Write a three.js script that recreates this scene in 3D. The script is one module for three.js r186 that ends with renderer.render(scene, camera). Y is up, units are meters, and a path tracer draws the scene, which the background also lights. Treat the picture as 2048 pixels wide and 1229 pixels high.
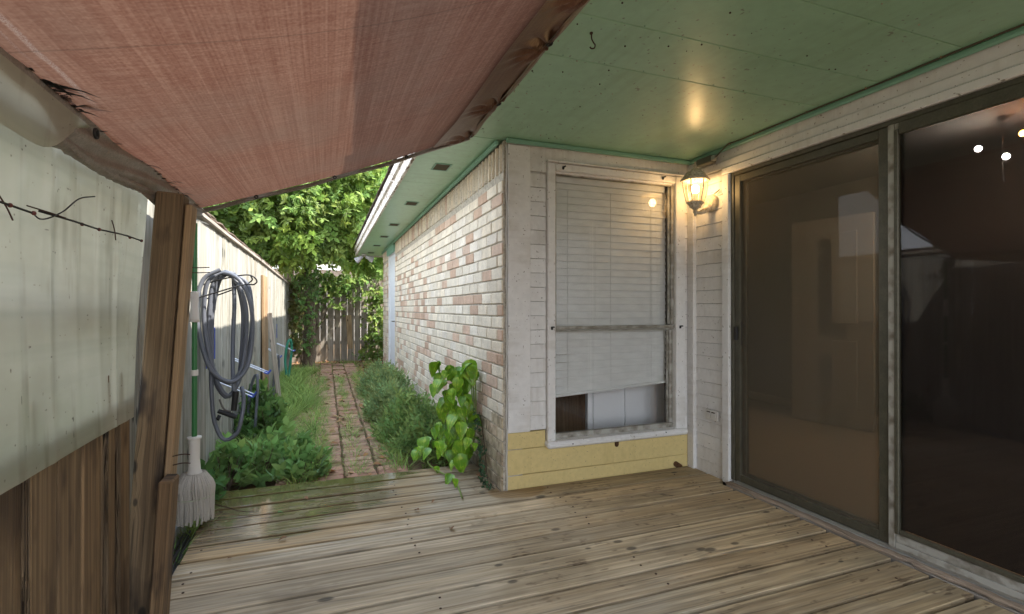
import * as THREE from 'three';
import { mergeGeometries } from 'three/addons/utils/BufferGeometryUtils.js';

// ------------------------------------------------------------------ camera, sky, sun, exposure
const scene = new THREE.Scene();
const camera = new THREE.PerspectiveCamera(63.14, 1024 / 614, 0.05, 300);
camera.position.set(0, 1.165, 0);
camera.rotation.order = 'YXZ';
camera.rotation.y = -20.5 * Math.PI / 180;
camera.rotation.x = 0.14 * Math.PI / 180;

const renderer = new THREE.WebGLRenderer({ antialias: true });
renderer.toneMapping = THREE.LinearToneMapping;
renderer.toneMappingExposure = 3.7;
renderer.shadowMap.enabled = true;

{ // bright summer sky with thin haze
  const w = 256, h = 128, a = new Float32Array(w * h * 4);
  for (let j = 0; j < h; j++) for (let i = 0; i < w; i++) {
    const e = Math.max(0, ((j + 0.5) / h - 0.5) * 2), k = Math.pow(1 - e, 2.2), o = (j * w + i) * 4;
    a[o] = 0.64 + 0.52 * k; a[o + 1] = 0.80 + 0.40 * k; a[o + 2] = 1.08 + 0.18 * k; a[o + 3] = 1;
  }
  const t = new THREE.DataTexture(a, w, h, THREE.RGBAFormat, THREE.FloatType);
  t.mapping = THREE.EquirectangularReflectionMapping; t.magFilter = THREE.LinearFilter; t.needsUpdate = true;
  scene.background = t; scene.environment = t; scene.backgroundIntensity = 1; scene.environmentIntensity = 1;
}
const sun = new THREE.DirectionalLight(new THREE.Color(1, 0.93, 0.84), 3.5);
sun.position.set(20, 22.2, 9); sun.target.position.set(0, 0, 0);
sun.castShadow = true; sun.shadow.mapSize.set(4096, 4096);
Object.assign(sun.shadow.camera, { left: -16, right: 16, top: 16, bottom: -16, near: 1, far: 70 });
scene.add(sun, sun.target);

// ------------------------------------------------------------------ helpers
function rng(s) { return () => { s |= 0; s = s + 0x6D2B79F5 | 0; let t = Math.imul(s ^ s >>> 15, 1 | s); t = t + Math.imul(t ^ t >>> 7, 61 | t) ^ t; return ((t ^ t >>> 14) >>> 0) / 4294967296; }; }
const R = rng(7);
const rr = (a, b) => a + (b - a) * R();
const gauss = () => (R() + R() + R() + R() - 2) * 1.0;
const clamp = (x, a = 0, b = 1) => Math.min(b, Math.max(a, x));
const lerp = (a, b, t) => a + (b - a) * t;
const sm = (a, b, x) => { const t = clamp((x - a) / (b - a)); return t * t * (3 - 2 * t); };
const mix3 = (a, b, t) => [lerp(a[0], b[0], t), lerp(a[1], b[1], t), lerp(a[2], b[2], t)];
function h2(i, j, s) { let n = Math.imul(i, 374761393) + Math.imul(j, 668265263) + Math.imul(s, 1274126177) | 0; n = Math.imul(n ^ n >>> 13, 1103515245); return ((n ^ n >>> 16) >>> 0) / 4294967296; }
function pn(x, y, px, py, s) { // periodic value noise
  const xi = Math.floor(x), yi = Math.floor(y); let fx = x - xi, fy = y - yi; fx = fx * fx * (3 - 2 * fx); fy = fy * fy * (3 - 2 * fy);
  const m = (v, p) => ((v % p) + p) % p, x0 = m(xi, px), x1 = m(xi + 1, px), y0 = m(yi, py), y1 = m(yi + 1, py);
  const a = h2(x0, y0, s), b = h2(x1, y0, s), c = h2(x0, y1, s), d = h2(x1, y1, s);
  return a + (b - a) * fx + (c - a + (a - b - c + d) * fx) * fy;
}
function fb(u, v, px, py, oct, s) { let r = 0, w = 0.5, t = 0; for (let o = 0; o < oct; o++) { r += w * pn(u * px, v * py, px, py, s + o * 17); t += w; w *= 0.55; px *= 2; py *= 2; } return r / t; }

// textures: fn(u, v) -> {c: sRGB 0-255, h: height 0-1, r: roughness 0-1, a: alpha}
function maps(w, h, mw, mh, fn, { wrap = THREE.RepeatWrapping, rough = false, bump = true, coat = false, channel = 0 } = {}) {
  const C = new Uint8Array(w * h * 4), H = new Uint8Array(w * h * 4), Q = new Uint8Array(w * h * 4), K = coat ? new Uint8Array(w * h * 4) : null;
  for (let j = 0; j < h; j++) for (let i = 0; i < w; i++) {
    const o = (j * w + i) * 4, s = fn((i + 0.5) / w, (j + 0.5) / h);
    for (let k = 0; k < 3; k++) { C[o + k] = clamp(s.c[k], 0, 255); H[o + k] = clamp(s.h ?? 0.5) * 255; Q[o + k] = clamp(s.r ?? 1) * 255; if (K) K[o + k] = clamp(s.k ?? 0) * 255; }
    if (K) K[o + 3] = 255;
    C[o + 3] = H[o + 3] = Q[o + 3] = 255;
  }
  const mk = (d, srgb) => { const t = new THREE.DataTexture(d, w, h, THREE.RGBAFormat); t.wrapS = t.wrapT = wrap; t.magFilter = THREE.LinearFilter; t.minFilter = THREE.LinearMipmapLinearFilter; t.generateMipmaps = true; if (srgb) t.colorSpace = THREE.SRGBColorSpace; t.repeat.set(1 / mw, 1 / mh); t.channel = channel; t.needsUpdate = true; return t; };
  const out = { map: mk(C, true) };
  if (bump) out.bumpMap = mk(H, false);
  if (rough) out.roughnessMap = mk(Q, false);
  if (coat) out.clearcoatMap = mk(K, false);
  return out;
}
const M = (o) => new THREE.MeshPhysicalMaterial({ roughness: 0.8, metalness: 0, side: THREE.DoubleSide, ...o });
const lin = (r, g, b) => new THREE.Color().setRGB(r, g, b);
const tint = (base, n, sd, seed, extra = {}) => { const q = rng(seed), out = []; for (let i = 0; i < n; i++) { const k = 1 + (q() - 0.5) * 2 * sd, w = (q() - 0.5) * sd * 0.5; out.push(M({ ...base, color: lin(k * (1 + w), k, k * (1 - w)), ...extra })); } return out; };

const used = {};
const numbered = (n) => { used[n] = (used[n] ?? -1) + 1; return used[n] ? `${n}_${String(used[n]).padStart(3, '0')}` : n; };
const W = (x, y, d) => new THREE.Vector3(x, y, -d);                      // d: metres away from the camera along the side yard
function thing(name, label, category, at = [0, 0, 0], group, kind) {
  const o = new THREE.Group(); o.name = numbered(name); o.position.copy(W(...at)); scene.add(o);
  o.userData = {}; if (label) o.userData.label = label; if (category) o.userData.category = category;
  if (group) o.userData.group = group; if (kind) o.userData.kind = kind; o.updateMatrixWorld(true); return o;
}
function put(parent, name, geo, mat, pos, rot) {
  const m = new THREE.Mesh(geo, mat); m.name = parent === scene ? numbered(name) : name; m.castShadow = m.receiveShadow = true;
  if (pos) m.position.copy(pos); if (rot) m.rotation.set(...rot);
  scene.add(m); if (parent !== scene) parent.attach(m); m.updateMatrixWorld(true); return m;
}
const struct = (m) => { m.userData.kind = 'structure'; return m; };
const stuff = (m) => { m.userData.kind = 'stuff'; return m; };
// chamfered box, uv in metres with u along its long side
function cb(sx, sy, sz, b = 0.003, long, uo = R() * 9, vo = R() * 9) {
  b = Math.min(b, sx * 0.3, sy * 0.3, sz * 0.3);
  const s = [sx / 2, sy / 2, sz / 2], P = [], N = [], U = [], I = [];
  if (long === undefined) long = sx >= sy && sx >= sz ? 0 : sy >= sz ? 1 : 2;
  const quad = (vs, axis) => {
    const o = P.length / 3, A = new THREE.Vector3(...vs[0]), n = new THREE.Vector3(...vs[1]).sub(A).cross(new THREE.Vector3(...vs[2]).sub(A)).normalize();
    if (n.dot(new THREE.Vector3(vs[0][0] + vs[2][0], vs[0][1] + vs[2][1], vs[0][2] + vs[2][2])) < 0) { vs = vs.slice().reverse(); n.negate(); }
    const rest = [0, 1, 2].filter((k) => k !== axis), lu = rest.includes(long) ? long : rest[0], lv = rest.find((k) => k !== lu);
    for (const p of vs) { P.push(...p); N.push(n.x, n.y, n.z); U.push(p[lu] + uo, p[lv] + vo); }
    I.push(o, o + 1, o + 2); if (vs.length === 4) I.push(o, o + 2, o + 3);
  };
  const pt = (k, sg) => { const q = [0, 0, 0]; for (let i = 0; i < 3; i++) q[i] = sg[i] * (i === k ? s[i] : s[i] - b); return q; };
  for (let k = 0; k < 3; k++) for (const g of [-1, 1]) {
    const [i, j] = [(k + 1) % 3, (k + 2) % 3], mk = (a, c) => { const q = [0, 0, 0]; q[k] = g; q[i] = a; q[j] = c; return pt(k, q); };
    quad([mk(-1, -1), mk(1, -1), mk(1, 1), mk(-1, 1)], k);
  }
  for (let k = 0; k < 3; k++) { const [i, j] = [(k + 1) % 3, (k + 2) % 3]; for (const a of [-1, 1]) for (const c of [-1, 1]) { const e = (g) => { const q = [0, 0, 0]; q[k] = g; q[i] = a; q[j] = c; return q; }; quad([pt(i, e(-1)), pt(i, e(1)), pt(j, e(1)), pt(j, e(-1))], i); } }
  for (const a of [-1, 1]) for (const c of [-1, 1]) for (const g of [-1, 1]) quad([pt(0, [a, c, g]), pt(1, [a, c, g]), pt(2, [a, c, g])], 0);
  const G = new THREE.BufferGeometry(); G.setAttribute('position', new THREE.Float32BufferAttribute(P, 3)); G.setAttribute('normal', new THREE.Float32BufferAttribute(N, 3)); G.setAttribute('uv', new THREE.Float32BufferAttribute(U, 2)); G.setIndex(I); return G;
}
// a board between x0..x1, y0..y1, d0..d1
function B(parent, name, x0, x1, y0, y1, d0, d1, mat, { b = 0.003, long, rot } = {}) {
  return put(parent, name, cb(Math.abs(x1 - x0), Math.abs(y1 - y0), Math.abs(d1 - d0), b, long), mat, W((x0 + x1) / 2, (y0 + y1) / 2, (d0 + d1) / 2), rot);
}
const bx = (x0, x1, y0, y1, d0, d1, b = 0.003, long) => cb(Math.abs(x1 - x0), Math.abs(y1 - y0), Math.abs(d1 - d0), b, long).translate((x0 + x1) / 2, (y0 + y1) / 2, -(d0 + d1) / 2);
const curve = (pts, closed = false, ty = 'centripetal') => new THREE.CatmullRomCurve3(pts.map((p) => p.isVector3 ? p : W(...p)), closed, ty);
const tube = (pts, r, seg = 40, rad = 8, closed = false) => new THREE.TubeGeometry(curve(pts, closed), seg, r, rad, closed);
function taper(pts, r0, r1, seg = 12, rad = 8) { // tapered tube
  const c = curve(pts), g = new THREE.TubeGeometry(c, seg, 1, rad), p = g.attributes.position, uv = g.attributes.uv;
  for (let i = 0; i < p.count; i++) { const t = Math.floor(i / (rad + 1)) / seg, q = c.getPointAt(t), r = lerp(r0, r1, t) * (1 + 0.1 * Math.sin(i * 3.7)); p.setXYZ(i, q.x + (p.getX(i) - q.x) * r, q.y + (p.getY(i) - q.y) * r, q.z + (p.getZ(i) - q.z) * r); uv.setXY(i, t * c.getLength(), uv.getY(i) * r0 * 6); }
  g.computeVertexNormals(); return g;
}
// grid sheet from fn(u,v) -> [x,y,d]; uv in metres
function sheet(nu, nv, fn, su = 1, sv = 1, uo = 0, vo = 0) {
  const P = [], U = [], I = [];
  for (let j = 0; j <= nv; j++) for (let i = 0; i <= nu; i++) { const [x, y, d] = fn(i / nu, j / nv); P.push(x, y, -d); U.push(i / nu * su + uo, j / nv * sv + vo); }
  for (let j = 0; j < nv; j++) for (let i = 0; i < nu; i++) { const a = j * (nu + 1) + i, b = a + nu + 1; I.push(a, a + 1, b, b, a + 1, b + 1); }
  const G = new THREE.BufferGeometry(); G.setAttribute('position', new THREE.Float32BufferAttribute(P, 3)); G.setAttribute('uv', new THREE.Float32BufferAttribute(U, 2)); G.setIndex(I); G.computeVertexNormals(); return G;
}
function lathe(pts, seg = 24) { return new THREE.LatheGeometry(pts.map((p) => new THREE.Vector2(p[0], p[1])), seg); }
// one leaf: base at origin, tip along +y, face +z; profile(t) gives half width
function leafGeo(len, wid, n, prof, fold = 0.25, droop = 0.25) {
  const P = [], I = [], U = [];
  for (let i = 0; i <= n; i++) { const t = i / n, w = wid * prof(t), y = len * t, z = -droop * len * t * t; P.push(-w, y, z + fold * w, 0, y, z, w, y, z + fold * w); U.push(0, t, 0.5, t, 1, t); }
  for (let i = 0; i < n; i++) { const a = i * 3; I.push(a, a + 1, a + 3, a + 1, a + 4, a + 3, a + 1, a + 2, a + 4, a + 2, a + 5, a + 4); }
  const G = new THREE.BufferGeometry(); G.setAttribute('position', new THREE.Float32BufferAttribute(P, 3)); G.setAttribute('uv', new THREE.Float32BufferAttribute(U, 2)); G.setIndex(I); G.computeVertexNormals(); return G;
}
const ovate = (t) => Math.pow(Math.sin(Math.PI * Math.pow(clamp(t, 0.004, 0.996), 0.75)), 0.9);
const heart = (t) => t < 0.02 ? 0.35 : Math.pow(Math.sin(Math.PI * Math.pow(clamp(t, 0, 0.998), 0.55)), 0.8);
const lance = (t) => Math.sin(Math.PI * clamp(t, 0.01, 0.99)) * (1 - 0.3 * t);
function sprig(n, len, wid, spread, prof, ang = 0.9) { // leaves either side of a twig along +y
  const gs = [];
  for (let i = 0; i < n; i++) {
    const g = leafGeo(len * (0.8 + 0.4 * h2(i, 3, n)), wid, 3, prof, 0.3, 0.3), m = new THREE.Matrix4(), s = i === n - 1 ? 0 : i % 2 ? 1 : -1;
    m.makeRotationFromEuler(new THREE.Euler((h2(i, 5, n) - 0.5) * 0.9, (h2(i, 9, n) - 0.5) * 0.8, -s * ang * (0.8 + 0.4 * h2(i, 1, n)))); m.setPosition(0, spread * Math.floor(i / 2) / Math.ceil(n / 2), 0); gs.push(g.applyMatrix4(m));
  }
  return mergeGeometries(gs);
}
function instanced(parent, name, geo, mat, list, kindStuff = true) { // list: {p: Vector3, q: Euler|Quaternion, s, c: Color}
  const m = new THREE.InstancedMesh(geo, mat, list.length), X = new THREE.Matrix4(), Q = new THREE.Quaternion(), S = new THREE.Vector3();
  m.name = parent === scene ? numbered(name) : name; m.castShadow = m.receiveShadow = true;
  const off = parent === scene ? new THREE.Vector3() : parent.getWorldPosition(new THREE.Vector3());
  list.forEach((l, i) => { if (l.q.isEuler) Q.setFromEuler(l.q); else Q.copy(l.q); S.set(l.s, l.s * (l.sy ?? 1), l.s); X.compose(l.p.clone().sub(off), Q, S); m.setMatrixAt(i, X); if (l.c) m.setColorAt(i, l.c); });
  if (kindStuff) m.userData.kind = 'stuff'; parent.add(m); return m;
}
const qTo = (dir, roll = 0) => { const q = new THREE.Quaternion().setFromUnitVectors(new THREE.Vector3(0, 1, 0), dir.clone().normalize()); return q.multiply(new THREE.Quaternion().setFromAxisAngle(new THREE.Vector3(0, 1, 0), roll)); };

// ------------------------------------------------------------------ materials
function woodFn(c0, c1, c2, seed, { knots = 5, stain = 0.5, crack = 0.5 } = {}) { // 2 m along u, 0.5 m along v
  const q = rng(seed), K = Array.from({ length: knots }, () => [q(), q(), 0.006 + 0.012 * q()]);
  return (u, v) => {
    let vv = v, ring = 0;
    for (const [ku, kv, kr] of K) { let du = u - ku; du -= Math.round(du); let dv = v - kv; dv -= Math.round(dv); const e = Math.hypot(du * 2 / 2.2, dv * 0.5); vv += 0.02 * Math.sign(dv) * Math.exp(-e * e / (kr * kr * 9)); ring = Math.max(ring, 1 - sm(kr * 0.6, kr * 1.3, e)); }
    const g1 = fb(u, vv, 3, 40, 3, seed), g2 = fb(u, vv, 14, 220, 2, seed + 5), bl = fb(u, v, 8, 6, 4, seed + 9), cr = Math.pow(pn(u * 6, vv * 150, 6, 150, seed + 3), 9);
    let c = mix3(c0, c1, clamp((g1 - 0.5) * 2.2 + 0.5)); c = mix3(c, c2, clamp((bl - 0.52) * 4) * stain);
    const k = 0.86 + 0.28 * g2 - crack * 0.5 * cr - 0.45 * ring;
    return { c: c.map((x) => x * k), h: 0.35 * g1 + 0.4 * g2 - 0.4 * cr + 0.2 * ring };
  };
}
const wood = (a, b, c, seed, o, w = 1024, h = 512) => maps(w, h, 2, 0.5, woodFn(a, b, c, seed, o));
const brownWood = wood([108, 86, 60], [140, 114, 82], [76, 58, 40], 11, { stain: 0.8 });
const paleWood = wood([142, 140, 130], [168, 165, 155], [112, 106, 90], 23, { stain: 0.55, crack: 0.8 });
const greyWood = wood([142, 134, 124], [168, 160, 148], [116, 102, 86], 31, { stain: 0.6, crack: 0.8 });
const postWood = wood([96, 78, 56], [120, 100, 74], [42, 33, 25], 47, { stain: 1, knots: 7, crack: 0.8 });
const newWood = wood([164, 138, 106], [186, 162, 130], [138, 112, 82], 53, { stain: 0.5, knots: 6, crack: 0.2 });
const mBrown = tint({ ...brownWood, bumpScale: 0.003, roughness: 0.85 }, 6, 0.14, 3);
const mPale = tint({ ...paleWood, bumpScale: 0.003, roughness: 0.9 }, 6, 0.12, 4);
const mGrey = tint({ ...greyWood, bumpScale: 0.003, roughness: 0.9 }, 5, 0.16, 5);
const mPost = M({ ...postWood, bumpScale: 0.004, roughness: 0.9 });
const mNew = M({ ...newWood, bumpScale: 0.002, roughness: 0.8 });

const paintFn = (base, dirt, seed, speck = 1, dirtAmt = 0.5) => (u, v) => {
  const a = fb(u, v, 5, 5, 5, seed), b = fb(u, v, 40, 40, 3, seed + 7), s = fb(u, v, 90, 90, 2, seed + 13), st = fb(u, v, 60, 4, 3, seed + 21);
  let c = mix3(base, dirt, clamp((a - 0.5) * 2.2 + (st - 0.5) * 1.2) * dirtAmt); const k = 0.965 + 0.07 * b;
  c = c.map((x) => x * k); if (s > 0.83 && speck) c = mix3(c, [92, 82, 70], clamp((s - 0.83) * 14) * speck);
  return { c, h: 0.5 + 0.25 * (b - 0.5) + 0.2 * (a - 0.5), r: 0.55 + 0.3 * a };
};
const whiteTex = maps(1024, 1024, 1.1, 1.1, paintFn([217, 216, 214], [188, 183, 175], 61, 0.7, 0.6));
const mWhite = M({ ...whiteTex, bumpScale: 0.002, roughness: 0.62 });
const mWhites = tint({ ...whiteTex, bumpScale: 0.002, roughness: 0.62 }, 5, 0.05, 9);
const greenFn = paintFn([160, 199, 170], [145, 180, 148], 71, 0.5, 0.8);
const greenTex = maps(1024, 1024, 1.6, 1.6, (u, v) => { const s = greenFn(u, v); return { c: s.c, h: s.h * 0.5 + 0.5 * fb(u, v, 120, 120, 2, 77) }; });
const mGreen = M({ ...greenTex, bumpScale: 0.0008, roughness: 0.34 });
const mGreenTrim = M({ color: lin(0.2, 0.4, 0.3), roughness: 0.5 });
const foamTex = maps(512, 512, 0.8, 0.8, paintFn([206, 186, 128], [190, 170, 112], 81, 0.5, 0.6));
const mFoam = M({ ...foamTex, bumpScale: 0.001, roughness: 0.75 });
const bronzeTex = maps(256, 256, 0.3, 0.3, (u, v) => { const a = fb(u, v, 9, 9, 4, 91), b = fb(u, v, 60, 60, 2, 93); return { c: mix3([80, 78, 66], [92, 89, 76], clamp((a - 0.3) * 1.6)).map((x) => x * (0.9 + 0.2 * b)), h: b }; });
const mBronze = M({ ...bronzeTex, bumpScale: 0.0006, roughness: 0.48, metalness: 0.35 });
const mAlu = M({ color: lin(0.46, 0.46, 0.43), roughness: 0.42, metalness: 0.7 });
const mDirtyAlu = M({ ...maps(256, 256, 0.4, 0.4, (u, v) => { const a = fb(u, v, 8, 8, 4, 95); return { c: mix3([168, 166, 158], [112, 106, 94], clamp((a - 0.4) * 2.5)), h: a }; }), bumpScale: 0.001, roughness: 0.6, metalness: 0.15 });
const mGlass = M({ color: 0xffffff, transmission: 1, thickness: 0, roughness: 0.02, ior: 1.5, specularIntensity: 1 });
const mTint = M({ color: lin(0.62, 0.62, 0.58), transmission: 1, thickness: 0, roughness: 0.015, ior: 1.42 });
const mScreen = M({ color: lin(0.125, 0.108, 0.078), transparent: true, opacity: 0.58, roughness: 0.9, specularIntensity: 0.2 });
const mSolar = M({ color: lin(0.016, 0.013, 0.012), transparent: true, opacity: 0.965, roughness: 0.8, specularIntensity: 0.3 });
const mBlack = M({ color: lin(0.012, 0.012, 0.012), roughness: 0.6 });
const mRust = M({ color: lin(0.06, 0.03, 0.02), roughness: 0.8, metalness: 0.3 });
const mDark = M({ color: lin(0.03, 0.028, 0.025), roughness: 0.9 });
const mInWall = M({ color: lin(0.22, 0.195, 0.15), roughness: 0.9 });
const mInWhite = M({ color: lin(0.6, 0.56, 0.5), roughness: 0.7 });
const mCarpet = M({ ...maps(256, 256, 0.5, 0.5, (u, v) => { const a = fb(u, v, 60, 60, 3, 99); return { c: [150, 132, 106].map((x) => x * (0.7 + 0.6 * a)), h: a }; }), bumpScale: 0.004, roughness: 1 });

const brickFn = (seed, moss) => (u, v) => {
  const a = fb(u, v, 6, 6, 5, seed), b = fb(u, v, 70, 70, 3, seed + 3), p = pn(u * 55, v * 55, 55, 55, seed + 6), q = fb(u, v, 12, 9, 4, seed + 8);
  let k = 0.84 + 0.22 * a + 0.12 * b - (p > 0.88 ? (p - 0.88) * 2 : 0), c = [236, 228, 212].map((x) => x * k);
  if (moss) { c = mix3(c, [92, 84, 66], clamp((q - 0.40) * 2.2) * 0.6); c = mix3(c, [96, 96, 66], clamp((a - 0.55) * 3) * 0.45); }
  return { c, h: 0.6 * b + 0.4 * a - (p > 0.88 ? (p - 0.88) * 3 : 0) };
};
const brickTex = maps(512, 512, 0.6, 0.6, brickFn(101)), mossTex = maps(512, 512, 0.7, 0.7, brickFn(111, true));
const brickTints = [[0.80, 0.77, 0.72], [0.84, 0.81, 0.76], [0.76, 0.73, 0.68], [0.82, 0.80, 0.78], [0.82, 0.77, 0.70], [0.64, 0.49, 0.42], [0.59, 0.45, 0.38], [0.67, 0.54, 0.48], [0.55, 0.41, 0.34]];
const mBrick = brickTints.map((c) => M({ ...brickTex, bumpScale: 0.004, roughness: 0.92, color: lin(...c) }));
const mMossBrick = [[0.72, 0.66, 0.56], [0.62, 0.56, 0.46], [0.7, 0.6, 0.5]].map((c) => M({ ...mossTex, bumpScale: 0.006, roughness: 0.95, color: lin(...c) }));
const mMortar = M({ ...maps(256, 256, 0.5, 0.5, (u, v) => { const a = fb(u, v, 30, 30, 4, 121); return { c: [190, 182, 166].map((x) => x * (0.72 + 0.4 * a)), h: a }; }), bumpScale: 0.004, roughness: 1 });

// ------------------------------------------------------------------ ground
{
  const t = maps(1024, 1024, 3, 3, (u, v) => {
    const a = fb(u, v, 6, 6, 5, 131), b = fb(u, v, 50, 50, 3, 133), l = pn(u * 90, v * 60, 90, 60, 137);
    let c = mix3([98, 78, 56], [132, 108, 80], a); c = c.map((x) => x * (0.7 + 0.55 * b)); if (l > 0.72) c = mix3(c, [164, 122, 78], (l - 0.72) * 2.6); if (a < 0.36) c = mix3(c, [80, 84, 46], 0.5);
    return { c, h: 0.5 * a + 0.5 * b };
  });
  const g = new THREE.PlaneGeometry(160, 160, 1, 1); g.rotateX(-Math.PI / 2); const uv = g.attributes.uv; for (let i = 0; i < uv.count; i++) uv.setXY(i, uv.getX(i) * 160, uv.getY(i) * 160);
  struct(put(scene, 'ground', g, M({ ...t, bumpScale: 0.02, roughness: 1 }), W(0, -0.09, 0)));
}

// ------------------------------------------------------------------ deck
{
  const DX0 = -0.65, DXW = 3.16, DD0 = 1.0, DDW = 2.64, PITCH = 0.159, FIRST = 2.826;
  const q = rng(201), knots = []; for (let i = 0; i < 40; i++) knots.push([DX0 + q() * DXW, DD0 + q() * DDW, 0.008 + 0.014 * q()]);
  const sd = Array.from({ length: 60 }, () => [q(), q(), q()]);
  const deckTex = maps(1664, 1390, DXW, DDW, (u, v) => {
    const x = DX0 + u * DXW, d = DD0 + v * DDW, k = Math.floor((d - FIRST) / PITCH) + 25, s = sd[k];
    const uu = u + s[0] * 3; let dd = d;
    let ring = 0; for (const [kx, kd, kr] of knots) { if (Math.abs(kd - d) > 0.09 || Math.abs(kx - x) > 0.3) continue; const e = Math.hypot((x - kx) / 1.8, d - kd); dd += 0.012 * Math.sign(d - kd) * Math.exp(-e * e / (kr * kr * 6)); ring = Math.max(ring, 1 - sm(kr * 0.5, kr * 1.1, e)); }
    const g1 = fb(uu, dd / DDW, 4, 170, 3, 203 + k), g2 = fb(uu, dd / DDW, 16, 300, 2, 209), bl = fb(u, v, 6, 5, 5, 213), sp = fb(uu, v, 60, 120, 3, 217), cr = Math.pow(pn(uu * 7, dd * 150, 7, 512, 219 + k), 10);
    let c = mix3([172, 156, 130], [198, 184, 160], clamp((g1 - 0.5) * 2 + 0.5));
    const warm = clamp(sm(0.5, 1.9, x + (bl - 0.5) * 2.2)); c = mix3(c, mix3([158, 135, 100], [190, 166, 128], clamp((g1 - 0.5) * 2.2 + 0.5)), warm * 0.85);
    c = c.map((y) => y * (0.93 + 0.14 * s[1]));
    c = mix3(c, [116, 105, 88], clamp((bl - 0.52) * 3) * 0.35);
    if (sp + (bl - 0.5) * 0.35 > 0.72) c = mix3(c, [92, 74, 54], clamp((sp + (bl - 0.5) * 0.35 - 0.72) * 8) * (0.12 + 0.5 * warm)); const blot = fb(u, v, 13, 22, 4, 231); c = mix3(c, [100, 86, 66], clamp((blot - 0.6) * 6) * 0.22);
    // rain-wet boards at the far left corner, algae on the last board, rust coloured tide marks
    const wd = Math.hypot((x + 0.55) / 1.15, (d - 3.62) / 0.86) + (bl - 0.5) * 0.55 + (g1 - 0.5) * 0.35 + (s[2] - 0.5) * 0.12, wet = 1 - sm(0.84, 0.97, wd);
    const rim = sm(0.84, 0.93, wd) * (1 - sm(0.98, 1.3, wd));
    c = mix3(c, [166, 132, 82], rim * 0.45);
    c = mix3(c, mix3(c.map((y) => y * 0.66), mix3([124, 98, 58], [150, 122, 76], g1), 0.45), wet);
    const al = wet * sm(3.28, 3.5, d + (bl - 0.5) * 0.4) * (1 - sm(0.2, 0.9, x)); c = mix3(c, [98, 98, 44], al * 0.6);
    const w2 = (1 - sm(0.13, 0.16, Math.hypot((x - 1.16) / 1.5, (d - 2.99) / 0.9) + (bl - 0.5) * 0.12)); c = mix3(c, [134, 104, 62], w2 * 0.6);
    const kk = 0.80 + 0.34 * g2 - 0.3 * cr - 0.4 * ring; c = c.map((y) => y * kk);
    const gloss = wet * sm(0.35, 0.55, fb(u, v, 22, 30, 3, 223) + 0.16 * (1 - wd));
    return { c, h: lerp(0.4 * g1 + 0.4 * g2 - 0.4 * cr, 0.5 + 0.08 * fb(u, v, 60, 110, 2, 227), wet * 0.95), r: lerp(0.78, lerp(0.3, 0.2, gloss), wet), k: wet * (0.45 + 0.55 * gloss) };
  }, { rough: true, coat: true, wrap: THREE.MirroredRepeatWrapping });
  const base = { ...deckTex, bumpScale: 0.0022, roughness: 1, clearcoat: 1, clearcoatRoughness: 0.07 };
  const mats = tint(base, 5, 0.07, 229);
  const deck = thing('deck', null, null, [0.9, 0, 2], null, 'structure');
  for (let k = -21; k < 5; k++) {
    const d0 = k === 1 ? 3.02 : FIRST + k * PITCH + 0.010, d1 = FIRST + k * PITCH + PITCH - 0.010 - R() * 0.003, xr = d0 > 2.97 ? 1.045 : d0 > 2.6 ? 2.53 : 2.475 - R() * 0.01, xl = -0.63 + rr(-0.012, 0.012);
    const dB = k === 0 ? 3.006 : d1;
    const g = cb(xr - xl, 0.036, dB - d0, 0.0025, 0, 0, 0), cx = (xl + xr) / 2, cd = (d0 + dB) / 2, p = g.attributes.position, uv = g.attributes.uv, n = g.attributes.normal;
    for (let i = 0; i < p.count; i++) uv.setXY(i, p.getX(i) + cx - DX0, Math.abs(n.getY(i)) > 0.5 ? cd - p.getZ(i) - DD0 : cd - p.getZ(i) - DD0 + p.getY(i));
    put(deck, 'deck_board', g, mats[Math.floor(R() * 5)], W(cx, -0.018 + rr(-0.003, 0.003), cd), [rr(-0.006, 0.006), 0, 0]);
    if (d0 > 1.1) for (const nx of [-0.55, 0.42, 1.35, 2.3]) if (nx < xr - 0.05) for (const f of [0.24, 0.76]) if (R() > 0.25) {
      put(deck, 'nail_head', new THREE.CylinderGeometry(0.0055, 0.0055, 0.002, 7), mRust, W(nx + rr(-0.015, 0.015), 0.0008, lerp(d0, dB, f) + rr(-0.008, 0.008)));
    }
  }
  for (const x of [-0.58, 0.42, 1.35, 2.3]) B(deck, 'joist', x - 0.02, x + 0.02, -0.088, -0.037, -1, x > 1.05 ? 2.98 : 3.58, mGrey[1]);
}

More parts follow.
